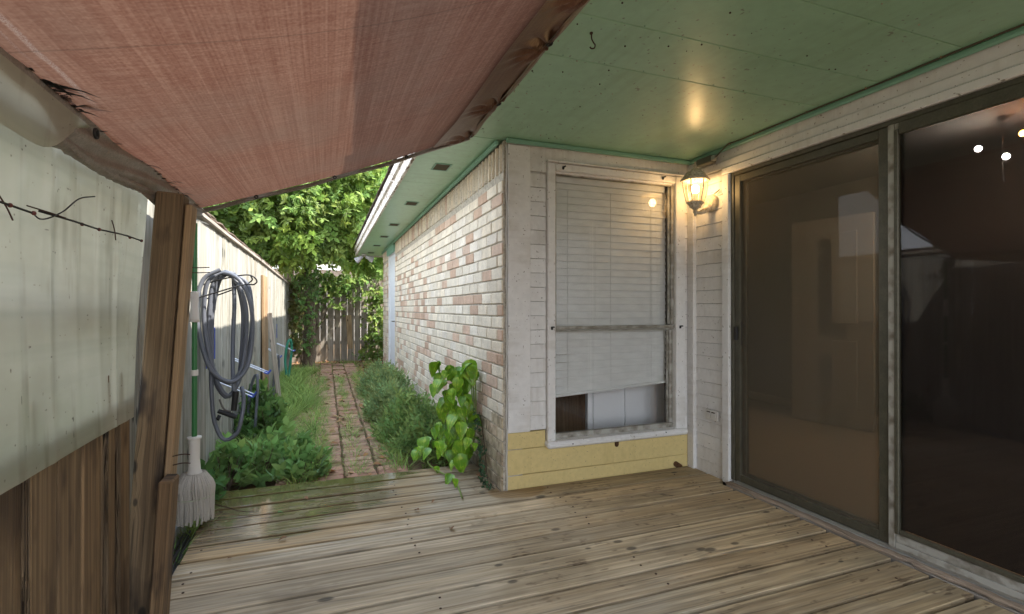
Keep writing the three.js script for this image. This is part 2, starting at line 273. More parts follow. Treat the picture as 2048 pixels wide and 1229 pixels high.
// ------------------------------------------------------------------ house
const house = thing('brick_house', 'cream brick house with green soffit, white siding, window and sliding door', 'house', [2.6, -0.09, 5]);
const CEIL = 2.25;
{ // wall shell
  const sh = [bx(1.10, 1.40, -0.09, 2.62, 3.04, 3.14), bx(2.40, 2.70, -0.09, 2.62, 3.04, 3.14), bx(1.4, 2.4, -0.09, 0.28, 3.04, 3.14), bx(1.4, 2.4, 2.10, 2.62, 3.04, 3.14)];
  put(house, 'framing', mergeGeometries(sh), mDark);
  put(house, 'door_wall_framing', mergeGeometries([bx(2.575, 2.69, -0.09, 2.62, 2.615, 3.035), bx(2.575, 2.69, 2.085, 2.62, 0.6, 2.615), bx(2.575, 2.69, -0.09, 2.62, -1.4, 0.6)]), mDark);
  // brick wall: mortar sheet, bricks proud of it
  const wall = put(house, 'brick_wall', mergeGeometries([bx(1.067, 1.2, -0.09, 2.24, 3.012, 8.24), bx(1.067, 1.2, -0.09, 2.24, 9.16, 10.0), bx(1.067, 1.2, 2.13, 2.24, 8.24, 9.16), bx(1.2, 9, -0.09, 2.24, 9.9, 10.0), bx(8.9, 9, -0.09, 2.4, -1.4, 9.9), bx(2.69, 8.9, -0.09, 2.4, -1.4, -1.3)]), mMortar);
  const H = 0.0715, J = 0.0085, L = 0.212, rows = 31, far = [], geos = {};
  const cols = Math.ceil((10 - 3.012) / (L + J)) + 1; let count = 0; const near = [];
  for (let r = 0; r < rows; r++) {
    const y0 = -0.085 + r * (H + J); if (y0 + H > 2.04) continue;
    let d = 3.014, first = true; const off = r % 2;
    while (d < 9.99) {
      let len = first ? (off ? 0.092 : L) : L; let e = d + len; if (d < 8.24 && e > 8.235) e = 8.235; if (d >= 8.24 && d < 9.165) { d = 9.165; continue; } if (e > 9.995) e = 9.995;
      if (e - d > 0.03) near.push([d, e, y0]); d = e + J; first = false;
    }
  }
  near.sort((a, b) => a[0] - b[0]);
  const q = rng(301), pick = (d, y) => { const p = fb(d * 0.13, y * 0.21, 8, 8, 2, 303); return q() < 0.26 + (p - 0.5) * 0.6 ? 5 + Math.floor(q() * 4) : Math.floor(q() * 5); };
  const farBy = mBrick.map(() => []);
  for (const [d, e, y] of near) {
    const mossy = y < 0.42 - 0.16 * (d - 3) + 0.12 * (q() - 0.5) && d < 4.6, pr = 0.008 + q() * 0.004, k = pick(d, y);
    const g = cb(pr + 0.03, H - q() * 0.003, e - d - q() * 0.003, 0.004, 2);
    const X = 1.067 - pr / 2 + 0.015, Y = y + H / 2 + (q() - 0.5) * 0.002, D = (d + e) / 2;
    if (count < 300) { put(wall, 'brick', g, mossy ? mMossBrick[Math.floor(q() * 3)] : mBrick[k], W(X, Y, D), [0, (q() - 0.5) * 0.012, (q() - 0.5) * 0.02]); count++; }
    else farBy[k].push(g.translate(X, Y, -D));
  }
  farBy.forEach((l, k) => { if (l.length) stuff(put(house, 'far_bricks', mergeGeometries(l), mBrick[k])); });
  // soldier course under the soffit, each brick turned a little so that its edge stands out
  for (let d = 3.02, i = 0; d < 9.95; d += 0.0775, i++) { if (d > 8.15 && d < 9.2) continue; put(wall, 'soldier_brick', i < 34 ? cb(0.06, 0.178, 0.062, 0.004, 1) : cb(0.06, 0.178, 0.062, 0.002, 1), mBrick[R() < 0.12 ? 7 : Math.floor(R() * 5)], W(1.086, 2.13, d + 0.036), [0.02 + rr(-0.02, 0.02), -0.3 + rr(-0.06, 0.06), rr(-0.03, 0.03)]); }
  // caulk line between brick and corner board
  put(house, 'caulk_bead', tube(Array.from({ length: 24 }, (_, i) => [1.088 + 0.003 * Math.sin(i * 2.1), -0.02 + i * 0.097, 3.006 + 0.002 * Math.sin(i * 3.3)]), 0.006, 90, 6), M({ color: lin(0.5, 0.48, 0.44), roughness: 0.7 }));
  put(house, 'joint_gap', bx(1.072, 1.09, -0.05, 2.24, 3.012, 3.03), mDark);
}
{ // soffit, porch ceiling and roof edge
  const edges = [-0.6, -0.29, 0.02, 0.33, 0.65, 0.97, 1.29, 1.63, 1.94, 3.035];
  for (let i = 0; i + 1 < edges.length; i++) B(house, 'ceiling_panel', 0.6, 2.575, CEIL, CEIL + 0.012, edges[i] + 0.0018, edges[i + 1] - 0.0018, mGreen, { b: 0.002, long: 0 });
  const sj = [3.04, 4.32, 6.75, 9.2, 10.7];
  for (let i = 0; i + 1 < sj.length; i++) {
    const p = B(house, 'soffit_panel', 0.6, 1.09, CEIL, CEIL + 0.012, sj[i] + 0.002, sj[i + 1] - 0.002, mGreen, { b: 0.002 });
    for (const vd of [3.78, 5.2, 6.6, 7.75, 8.9, 10.1]) if (vd > sj[i] && vd < sj[i + 1]) {
      const v = put(p, 'soffit_vent', mergeGeometries([bx(0.77, 0.90, CEIL - 0.005, CEIL - 0.001, vd - 0.095, vd - 0.083), bx(0.77, 0.90, CEIL - 0.005, CEIL - 0.001, vd + 0.083, vd + 0.095), bx(0.77, 0.782, CEIL - 0.005, CEIL - 0.001, vd - 0.083, vd + 0.083), bx(0.888, 0.90, CEIL - 0.005, CEIL - 0.001, vd - 0.083, vd + 0.083)]), mGreenTrim);
      put(p, 'vent_mesh', bx(0.782, 0.888, CEIL - 0.003, CEIL - 0.0015, vd - 0.083, vd + 0.083), M({ color: lin(0.075, 0.06, 0.03), roughness: 0.9 }));
    }
  }
  for (const [a, b] of [[3.04, 8.2], [8.2, 9.2], [9.2, 10.0]]) B(house, 'soffit_moulding', 1.022, 1.05, CEIL - 0.034, CEIL - 0.001, a, b, mGreenTrim, { b: 0.008 });
  B(house, 'door_header', 1.03, 1.1, 2.09, 2.215, 8.24, 9.16, mGreenTrim);
  B(house, 'ceiling_moulding', 1.075, 2.55, CEIL - 0.032, CEIL - 0.001, 2.968, 2.992, mGreenTrim, { b: 0.008 });
  B(house, 'ceiling_moulding', 2.50, 2.524, CEIL - 0.03, CEIL - 0.001, -1.3, 2.966, mGreenTrim, { b: 0.008 });
  // fascia in lengths, weathered white, with a second trim board and the shingle edge
  const fTex = maps(1024, 256, 2.2, 0.3, (u, v) => { const a = fb(u, v, 6, 3, 4, 311), p = fb(u, v, 40, 18, 3, 313), s = paintFn([226, 222, 214], [170, 160, 146], 315, 0.8, 0.7)(u, v); return { c: p > 0.64 ? mix3(s.c, [112, 96, 78], clamp((p - 0.64) * 14)) : s.c, h: p > 0.64 ? 0.3 : 0.6 }; });
  const mF = M({ ...fTex, bumpScale: 0.002, roughness: 0.7 });
  const fl = [-0.7, 1.2, 4.6, 8.0, 10.75];
  for (let i = 0; i + 1 < fl.length; i++) { B(house, 'fascia_board', 0.575, 0.599, CEIL - 0.022, CEIL + 0.135, fl[i] + 0.003, fl[i + 1] - 0.003, mF, { rot: [0, 0, rr(-0.01, 0.01)] }); B(house, 'fascia_trim', 0.553, 0.5745, CEIL + 0.07, CEIL + 0.15, fl[i] + 0.05, fl[i + 1] - 0.001, mF); }
  B(house, 'fascia_return', 0.6, 1.5, CEIL - 0.02, CEIL + 0.14, 10.72, 10.745, mF);
  const roofM = M({ color: lin(0.085, 0.065, 0.05), roughness: 1 });
  const roof = put(house, 'roof', (() => { const s = new THREE.Shape([[0.56, 2.402], [5.2, 4.0], [9.6, 2.4], [9.6, 2.43], [5.2, 4.04], [0.56, 2.425]].map((p) => new THREE.Vector2(...p))); return new THREE.ExtrudeGeometry(s, { depth: 11.6, bevelEnabled: false }).translate(0, 0, -10.85); })(), roofM);
  put(house, 'gable_panel', (() => { const s = new THREE.Shape([[0.62, 2.27], [9.4, 2.27], [9.4, 2.4], [5.2, 3.99], [0.62, 2.4]].map((p) => new THREE.Vector2(...p))); return new THREE.ExtrudeGeometry(s, { depth: 0.03, bevelEnabled: false }); })(), mF, W(0, 0, 10.0));
  put(house, 'gable_panel', (() => { const s = new THREE.Shape([[0.62, 2.27], [9.4, 2.27], [9.4, 2.4], [5.2, 3.99], [0.62, 2.4]].map((p) => new THREE.Vector2(...p))); return new THREE.ExtrudeGeometry(s, { depth: 0.03, bevelEnabled: false }); })(), mF, W(0, 0, -0.58));
  for (let d = 10.8; d > 2.5; d -= 0.145) put(roof, 'shingle', cb(0.14, 0.012, 0.138, 0.003), roofM, W(0.60 + rr(-0.006, 0.004), 2.444 + rr(-0.002, 0.003), d), [0, 0, 0.33]);
  // side door in the brick wall
  const door = B(house, 'side_door', 1.085, 1.125, -0.04, 2.085, 8.29, 9.11, M({ color: lin(0.72, 0.75, 0.8), roughness: 0.45 }));
  B(door, 'door_frame', 1.06, 1.12, -0.05, 2.13, 8.238, 8.288, mWhite); B(door, 'door_frame', 1.06, 1.12, -0.05, 2.13, 9.112, 9.158, mWhite); B(door, 'door_frame', 1.062, 1.12, 2.088, 2.128, 8.29, 9.11, mWhite);
  put(door, 'door_handle', mergeGeometries([new THREE.CylinderGeometry(0.009, 0.009, 0.05, 10).rotateZ(Math.PI / 2).translate(1.06, 0.95, -8.36), new THREE.CapsuleGeometry(0.009, 0.1, 4, 8).rotateX(Math.PI / 2).translate(1.035, 0.95, -8.41)]), M({ color: lin(0.2, 0.18, 0.15), metalness: 0.8, roughness: 0.4 }));
}
{ // window wall: siding, corner board, foam panel, window
  const F = 3.012; // outer face depth of the siding
  const face = B(house, 'siding_wall', 1.1, 2.572, 2.06, CEIL - 0.002, F - 0.004, F + 0.024, mWhite);
  for (let k = 0; k < 20; k++) { // lapped courses left and right of the window
    const y = 0.275 + k * 0.0935, y1 = Math.min(y + 0.0915, 2.055);
    if (y > 0.36) B(face, 'siding_board', 1.252, 1.364, y, y1, F - 0.002, F + 0.012, mWhites[k % 5], { rot: [-0.05, 0, 0], long: 0, b: 0.002 });
    if (y > 0.25) B(face, 'siding_board', 2.478, 2.536, y + 0.003, y1 + 0.003, F - 0.002, F + 0.012, mWhites[(k + 2) % 5], { rot: [-0.05, 0, 0], long: 0, b: 0.002 });
  }
  B(house, 'corner_board', 1.094, 1.248, 0.365, CEIL - 0.034, F - 0.018, F + 0.02, mWhite, { long: 1 });
  const fo = B(house, 'foam_board', 1.094, 2.52, 0.088, 0.252, F - 0.002, F + 0.022, mFoam);
  B(fo, 'foam_strip', 1.094, 2.53, -0.005, 0.085, F - 0.001, F + 0.022, mFoam, { rot: [0, 0, 0.002] });
  B(fo, 'foam_piece', 1.094, 1.36, 0.255, 0.362, F - 0.003, F + 0.021, mFoam);
  B(fo, 'foam_piece', 2.49, 2.528, 0.17, 0.27, F + 0.002, F + 0.021, mFoam);
  const chew = M({ ...brownWood, bumpScale: 0.01, roughness: 1, color: lin(0.7, 0.5, 0.35) });
  put(fo, 'chewed_hole', new THREE.CapsuleGeometry(0.017, 0.02, 4, 8).scale(1, 1, 0.25), chew, W(1.905, 0.225, F - 0.003));
  put(fo, 'chewed_hole', new THREE.CapsuleGeometry(0.02, 0.05, 4, 8).rotateZ(1.0).scale(1, 1, 0.3), chew, W(2.425, 0.012, F - 0.003));
  B(house, 'inside_corner_board', 2.507, 2.54, -0.005, CEIL - 0.034, F - 0.07, F - 0.005, mWhite, { long: 1 });
  // window casing and sashes
  const frame = put(house, 'window', mergeGeometries([bx(1.366, 1.424, 0.262, 2.125, F - 0.03, F + 0.03, 0.006, 1), bx(2.39, 2.474, 0.262, 2.125, F - 0.03, F + 0.03, 0.006, 1), bx(1.4255, 2.3885, 2.075, 2.124, F - 0.029, F + 0.03, 0.006, 0)]), mWhite);
  put(frame, 'window_sill', cb(1.13, 0.046, 0.075, 0.014, 0), mWhite, W(1.92, 0.270, F - 0.018), [0.12, 0, 0]);
  put(frame, 'drip_cap', cb(1.12, 0.012, 0.05, 0.004, 0), mWhite, W(1.92, 2.133, F - 0.02));
  put(frame, 'upper_sash', mergeGeometries([bx(1.4255, 1.44, 1.045, 2.074, F - 0.004, F + 0.018), bx(2.366, 2.389, 1.045, 2.074, F - 0.004, F + 0.018), bx(1.441, 2.365, 2.055, 2.073, F - 0.003, F + 0.017), bx(2.352, 2.365, 1.05, 2.054, F + 0.012, F + 0.028)]), mDirtyAlu);
  put(frame, 'meeting_rail', mergeGeometries([bx(1.4255, 2.389, 1.022, 1.044, F - 0.014, F + 0.02), bx(1.4255, 2.389, 1.010, 1.0195, F - 0.005, F + 0.03)]), mDirtyAlu);
  put(frame, 'lower_sash', mergeGeometries([bx(1.4255, 1.437, 0.33, 1.009, F + 0.01, F + 0.035), bx(2.36, 2.389, 0.33, 1.009, F + 0.01, F + 0.035), bx(2.348, 2.3595, 0.33, 1.009, F + 0.022, F + 0.04), bx(1.4255, 2.389, 0.294, 0.329, F + 0.004, F + 0.035)]), mDirtyAlu);
  put(frame, 'pane', bx(1.4395, 2.366, 1.04, 2.056, F + 0.008, F + 0.010, 0.0005)  , mGlass);
  put(frame, 'pane', bx(1.4365, 2.36, 0.325, 1.012, F + 0.027, F + 0.029, 0.0005)  , mGlass);
  for (const [x, y] of [[1.475, 2.095], [2.27, 2.10], [1.393, 1.035], [2.42, 1.03], [1.53, 0.262], [2.275, 0.272]]) { // small black screen clips on the casing
    put(frame, 'screen_clip', mergeGeometries([bx(x - 0.007, x + 0.007, y - 0.012, y + 0.010, F - 0.042, F - 0.031), new THREE.CylinderGeometry(0.005, 0.005, 0.02, 8).rotateX(Math.PI / 2).rotateZ(0.4).translate(x + 0.006, y + 0.006, -(F - 0.046))]), mBlack);
  }
  // blinds
  const bl = thing('window_blind', 'closed white slatted blind behind the window with crooked bottom rail', 'blind', [1.9, 0.6, 3.09]);
  const mSlat = M({ ...maps(256, 64, 0.5, 0.06, (u, v) => { const a = fb(u, v, 6, 4, 3, 331); return { c: [208, 210, 207].map((x) => x * (0.93 + 0.1 * a)), h: a }; }), bumpScale: 0.0005, roughness: 0.5 });
  const BD = F + 0.075, n = 29;
  B(bl, 'head_rail', 1.45, 2.36, 2.02, 2.066, BD - 0.02, BD + 0.025, mSlat);
  for (let k = 0; k < n; k++) {
    const t = k / (n - 1), y = 2.006 - t * 1.38, tl = k > n - 6 ? (k - n + 6) / 5 * 0.055 : rr(-0.0015, 0.0015);
    put(bl, 'slat', cb(0.945, 0.052, 0.003, 0.001, 0), mSlat, W(1.903, y - (k > n - 6 ? 0 : 0), BD + 0.002), [-0.17 + rr(-0.02, 0.02), 0, tl]);
  }
  put(bl, 'bottom_rail', cb(0.945, 0.022, 0.03, 0.004, 0), mSlat, W(1.903, 0.594, BD), [0, 0, 0.06]);
  for (const x of [1.56, 1.9, 2.24]) put(bl, 'ladder_cord', tube([[x, 1.98, BD - 0.009], [x, 1.2, BD - 0.010], [x, 0.61 + (x - 1.895) * 0.06, BD - 0.012]], 0.0012, 8, 5), mSlat);
}
{ // door wall: siding by the lamp, casing, sliding door
  const F = 2.54;
  const face = B(house, 'door_head_board', F - 0.004, F + 0.034, 2.165, CEIL - 0.002, -1.3, 2.94, mWhite);
  B(face, 'head_trim_board', F - 0.016, F + 0.03, 2.112, 2.163, -1.3, 2.94, mWhite);
  for (let k = 0; k < 24; k++) { const y = -0.01 + k * 0.093; const y1 = Math.min(y + 0.091, 2.108); if (y1 - y > 0.02) B(face, 'siding_board', F - 0.002, F + 0.012, y, y1, 2.672, 2.945, mWhites[k % 5], { rot: [0, 0, -0.05], long: 2, b: 0.002 }); }
  const casing = B(house, 'door_casing', F - 0.028, F + 0.03, -0.005, 2.064, 2.606, 2.67, mWhite, { b: 0.006 });
  B(casing, 'head_casing', F - 0.03, F + 0.03, 2.066, 2.110, -0.4, 2.672, mWhite, { b: 0.006 });
  // frame and track
  const sd = put(house, 'sliding_door', mergeGeometries([bx(F - 0.012, F + 0.075, 0.03, 2.064, 2.578, 2.605), bx(F - 0.012, F + 0.075, 2.04, 2.064, 0.6, 2.577), bx(F - 0.012, F + 0.075, 0.03, 2.04, 0.6, 0.63)]), mBronze);
  put(sd, 'track', mergeGeometries([bx(F - 0.02, F + 0.08, 0.002, 0.018, 0.6, 2.605), bx(F - 0.012, F - 0.008, 0.018, 0.032, 0.6, 2.577), bx(F + 0.018, F + 0.022, 0.018, 0.032, 0.6, 2.577)]), mAlu);
  // bronze framed screen panel on the left half
  const fr = (d0, d1, x, w, y0, y1, mat, nm, dep = 0.024) => put(sd, nm, mergeGeometries([bx(x, x + dep, y0, y1, d1 - w, d1, 0.002, 1), bx(x, x + dep, y0, y1, d0, d0 + w, 0.002, 1), bx(x + 0.001, x + dep - 0.001, y1 - w, y1 - 0.001, d0 + w + 0.001, d1 - w - 0.001, 0.002, 2), bx(x + 0.001, x + dep - 0.001, y0, y0 + w, d0 + w + 0.001, d1 - w - 0.001, 0.002, 2)]), mat);
  const s1 = fr(1.615, 2.576, F - 0.006, 0.045, 0.034, 2.038, mBronze, 'screen_panel');
  put(s1, 'insect_screen', sheet(1, 1, (u, v) => [F + 0.006, lerp(0.078, 1.994, v), lerp(1.66, 2.531, u)]), mScreen);
  const g1 = fr(1.58, 2.576, F + 0.03, 0.055, 0.034, 2.038, mBronze, 'glass_panel', 0.03);
  put(g1, 'pane', bx(F + 0.043, F + 0.046, 0.088, 1.984, 1.634, 2.522, 0.0005), mTint);
  put(g1, 'door_handle', mergeGeometries([bx(F + 0.018, F + 0.029, 0.90, 1.10, 2.535, 2.556), bx(F + 0.0, F + 0.018, 0.92, 1.08, 2.53, 2.54)]), mBlack);
  put(s1, 'screen_latch', bx(F - 0.022, F - 0.007, 0.955, 1.045, 2.543, 2.571, 0.004), mBlack);
  // right half: fixed panel with dark sun screen
  const s2 = fr(0.64, 1.607, F - 0.022, 0.03, 0.034, 2.037, mDirtyAlu, 'fixed_panel', 0.034);
  put(s2, 'inner_frame', mergeGeometries([bx(F - 0.03, F - 0.010, 0.105, 2.005, 1.556, 1.576), bx(F - 0.03, F - 0.010, 0.105, 2.005, 0.672, 0.69), bx(F - 0.029, F - 0.0035, 1.98, 2.036, 0.691, 1.555), bx(F - 0.029, F - 0.011, 0.106, 0.128, 0.691, 1.555)]), mBronze);
  put(s2, 'kick_rail', bx(F - 0.018, F + 0.01, 0.064, 0.104, 0.671, 1.576), mDirtyAlu);
  put(s2, 'sun_screen', sheet(1, 1, (u, v) => [F - 0.006, lerp(0.128, 1.98, v), lerp(0.69, 1.556, u)]), mSolar);
  put(s2, 'pane', sheet(1, 1, (u, v) => [F - 0.018, lerp(0.126, 1.982, v), lerp(0.689, 1.557, u)]), M({ color: lin(0.8, 0.8, 0.8), transmission: 1, thickness: 0, roughness: 0.02, ior: 1.33 }));
  put(sd, 'weather_seal', mergeGeometries([tube([[F + 0.0, 0.06, 1.611], [F - 0.004, 0.6, 1.612], [F - 0.001, 1.2, 1.609], [F - 0.004, 2.03, 1.611]], 0.004, 30, 6)]), mBlack);
  // rotted wooden sill between deck and track
  const sillG = sheet(120, 4, (u, v) => { const d = lerp(0.5, 2.6, u), n = fb(u, v, 40, 2, 3, 341); return [2.478 + v * 0.042 + (v < 0.3 ? (n - 0.5) * 0.028 : 0), 0.004 + 0.014 * (v > 0.2 ? 1 : 0.1) + (n - 0.5) * 0.008, d]; }, 2.1, 0.05);
  put(house, 'rotted_sill', sillG, M({ ...greyWood, bumpScale: 0.008, roughness: 1, color: lin(0.95, 0.82, 0.72) }));
  put(house, 'sill_block', bx(2.48, 2.519, -0.05, 0.001, 0.5, 2.6), mGrey[2]);
}
{ // rooms behind the sliding door and the window
  const inW = thing('interior_wall', null, null, [4, 0, 3], null, 'structure');
  B(inW, 'back_wall', 5.0, 5.1, 0, 2.45, -1.3, 5.2, mInWall); B(inW, 'end_wall', 2.7, 5.1, 0, 2.45, 5.0, 5.1, mInWall); B(inW, 'partition', 2.70, 2.76, 0, 2.45, 3.145, 5.0, mInWall);
  B(inW, 'end_wall', 1.2, 2.7, 0, 2.45, 5.4, 5.5, mInWall); B(inW, 'near_wall', 2.7, 5.0, 0, 2.45, -1.28, -1.2, mInWall);
  B(inW, 'baseboard', 4.984, 4.999, 0.035, 0.125, -1.2, 4.99, mInWhite);
  B(inW, 'switch_plate', 4.992, 4.9995, 1.22, 1.34, 3.73, 3.80, mInWhite); B(inW, 'outlet_plate', 4.992, 4.9995, 0.36, 0.48, 3.73, 3.80, mInWhite);
  const fl = thing('interior_floor', null, null, [4, 0, 2], null, 'structure'); B(fl, 'carpet', 2.692, 8.85, -0.06, 0.03, -1.25, 5.0, mCarpet); B(fl, 'carpet', 1.21, 2.69, -0.06, 0.03, 3.15, 5.4, mCarpet); struct(B(scene, 'interior_ceiling', 1.2, 8.9, 2.45, 2.5, -1.28, 8.2, M({ color: lin(0.3, 0.28, 0.25), roughness: 0.9 })));
  const dr = thing('interior_door', 'open cream panel door inside the room behind the sliding glass', 'door', [4.6, 0.03, 3.45]);
  const mD = M({ color: lin(0.40, 0.35, 0.27), roughness: 0.6 }), slab = put(dr, 'door_slab', cb(0.04, 2.0, 0.74, 0.003, 1), mD, W(4.6, 1.04, 3.46), [0, 0.2, 0]);
  for (const [y, h] of [[0.55, 0.62], [1.45, 0.86]]) for (const o of [-0.17, 0.17]) put(slab, 'door_panel', cb(0.012, h, 0.22, 0.005, 1), mD, W(4.6 - 0.02 * Math.cos(0.2) + o * 0.2, y, 3.46 + o), [0, 0.2, 0]);
  put(slab, 'door_knob', new THREE.SphereGeometry(0.028, 14, 10), M({ color: lin(0.4, 0.3, 0.14), metalness: 0.9, roughness: 0.35 }), W(4.61, 0.98, 3.79));
  // chandelier seen through the dark screen
  const ch = thing('chandelier', 'small chandelier with lit bulbs behind the dark sun screen', 'chandelier', [4.2, 2.45, 1.96]);
  const brass = M({ color: lin(0.025, 0.02, 0.015), roughness: 0.6 });
  put(ch, 'stem', mergeGeometries([new THREE.CylinderGeometry(0.003, 0.003, 0.42, 8).translate(4.25, 2.24, -1.98), new THREE.SphereGeometry(0.012, 12, 8).translate(4.25, 2.03, -1.98), new THREE.CylinderGeometry(0.03, 0.035, 0.015, 16).translate(4.25, 2.442, -1.98)]), brass);
  [[4.2, 2.26, 2.09, 0xfff6ea], [4.2, 2.165, 1.94, 0xfff6ea], [4.2, 2.29, 1.855, 0xff9a3c]].forEach(([x, y, d, c]) => {
    const arm = put(ch, 'arm', tube([[4.25, 2.04, 1.98], [(4.25 + x) / 2, 1.99, (1.98 + d) / 2], [x, y - 0.08, d], [x, y - 0.03, d]], 0.002, 16, 6), brass);
    put(arm, 'bulb', new THREE.SphereGeometry(0.02, 12, 10).translate(x, y, -d), M({ color: 0xffffff, emissive: new THREE.Color(c), emissiveIntensity: 260 }));
    const l = new THREE.PointLight(new THREE.Color(c), 0.028, 0, 2); l.position.copy(W(x, y, d)); l.castShadow = true; scene.add(l);
  });
  // what can be seen under the crooked blind
  const cab = thing('cabinet', 'brown wooden cabinet side seen under the crooked blind', 'cabinet', [1.6, 0.03, 4]);
  B(cab, 'side_panel', 1.25, 1.82, 0.03, 1.1, 3.30, 3.35, M({ ...newWood, color: lin(0.75, 0.6, 0.5), roughness: 0.6 })); B(cab, 'top', 1.23, 1.84, 1.1, 1.13, 3.28, 3.9, mPost);
  const wc = thing('wardrobe', 'white panelled wardrobe seen under the crooked blind', 'wardrobe', [2.2, 0.03, 4]);
  const mWd = M({ color: lin(0.78, 0.79, 0.79), roughness: 0.5 }), wb = B(wc, 'body', 1.86, 2.66, 0.03, 1.5, 3.34, 3.75, mWd); B(wb, 'door_panel', 1.9, 2.13, 0.12, 1.4, 3.325, 3.339, mWd, { b: 0.006 }); B(wb, 'door_panel', 2.18, 2.42, 0.12, 1.4, 3.325, 3.339, mWd, { b: 0.006 });
}

// ------------------------------------------------------------------ wall lantern
{
  const LX = 2.387, LD = 2.78, lan = thing('wall_lantern', 'lit antique white six-sided wall lantern beside the sliding door', 'lantern', [2.53, 1.9, 2.785]);
  const mL = M({ ...maps(128, 128, 0.2, 0.2, (u, v) => { const a = fb(u, v, 12, 12, 4, 401); return { c: mix3([206, 196, 176], [140, 128, 106], clamp((a - 0.42) * 3)), h: a }; }), bumpScale: 0.0008, roughness: 0.6 });
  const at = W(LX, 0, LD), hex = (pts) => { const g = lathe(pts, 6).toNonIndexed(); g.computeVertexNormals(); return g; };
  put(lan, 'cap', hex([[0.0, 2.128], [0.02, 2.126], [0.03, 2.116], [0.036, 2.11], [0.05, 2.107], [0.062, 2.098], [0.074, 2.08], [0.086, 2.064], [0.1, 2.054], [0.1, 2.040], [0.084, 2.040], [0.06, 2.06], [0.0, 2.09]]), mL, at);
  put(lan, 'finial', lathe([[0, 2.176], [0.006, 2.172], [0.007, 2.16], [0.004, 2.154], [0.011, 2.146], [0.009, 2.136], [0.016, 2.128], [0, 2.124]], 12), mL, at);
  put(lan, 'cup', hex([[0.0, 1.893], [0.058, 1.899], [0.062, 1.893], [0.06, 1.887], [0.045, 1.875], [0.038, 1.858], [0.02, 1.85], [0.014, 1.838], [0.016, 1.83], [0.010, 1.815], [0.006, 1.80], [0.0, 1.797]]), mL, at);
  const prof = [[0.058, 1.899], [0.068, 1.94], [0.077, 1.985], [0.082, 2.041]];
  const mPane = M({ color: lin(1, 0.96, 0.88), transmission: 1, thickness: 0, roughness: 0.1, ior: 1.45 });
  for (let k = 0; k < 6; k++) {
    const a = k * Math.PI / 3, b = a + Math.PI / 3, P = (an, r, y) => new THREE.Vector3(LX + Math.sin(an) * r, y, -LD + Math.cos(an) * r);
    const g = new THREE.BufferGeometry(), v = [], I = []; prof.forEach(([r, y]) => { const p = P(a, r - 0.002, y), q = P(b, r - 0.002, y); v.push(p.x, p.y, p.z, q.x, q.y, q.z); }); for (let i = 0; i < 3; i++) { const o = i * 2; I.push(o, o + 1, o + 2, o + 1, o + 3, o + 2); }
    g.setAttribute('position', new THREE.Float32BufferAttribute(v, 3)); g.setIndex(I); g.computeVertexNormals(); put(lan, 'pane', g, mPane);
    put(lan, 'frame_bar', new THREE.TubeGeometry(new THREE.CatmullRomCurve3(prof.map(([r, y]) => P(a, r, y))), 8, 0.0038, 6), mL);
  }
  put(lan, 'bulb', new THREE.SphereGeometry(0.027, 20, 16).scale(1, 1.15, 1).translate(LX, 1.985, -LD), M({ color: 0xffffff, emissive: lin(1, 0.66, 0.3), emissiveIntensity: 9 }));
  put(lan, 'socket', new THREE.CylinderGeometry(0.014, 0.016, 0.06, 14).translate(LX, 1.925, -LD), mInWhite);
  put(lan, 'arm', (() => { const g = taper([[LX, 1.832, LD], [LX + 0.035, 1.826, LD + 0.001], [LX + 0.075, 1.838, LD + 0.002], [LX + 0.105, 1.862, LD + 0.003], [2.528, 1.895, 2.785]], 0.008, 0.03, 20, 12); return g; })(), mL);
  put(lan, 'back_plate', mergeGeometries([new THREE.CylinderGeometry(0.06, 0.066, 0.02, 8).rotateZ(Math.PI / 2).rotateX(Math.PI / 8).translate(2.525, 1.9, -2.785), new THREE.CylinderGeometry(0.044, 0.058, 0.014, 8).rotateZ(Math.PI / 2).rotateX(Math.PI / 8).translate(2.509, 1.9, -2.785)]), mL);
  put(lan, 'mounting_bolt', new THREE.CylinderGeometry(0.004, 0.004, 0.05, 8).rotateX(1.2).translate(2.52, 1.965, -2.72), mRust);
  const l = new THREE.PointLight(lin(1, 0.62, 0.28), 0.036, 0, 2); l.position.copy(W(LX, 1.985, LD)); l.shadow.radius = 1.3; l.castShadow = true; scene.add(l);
}
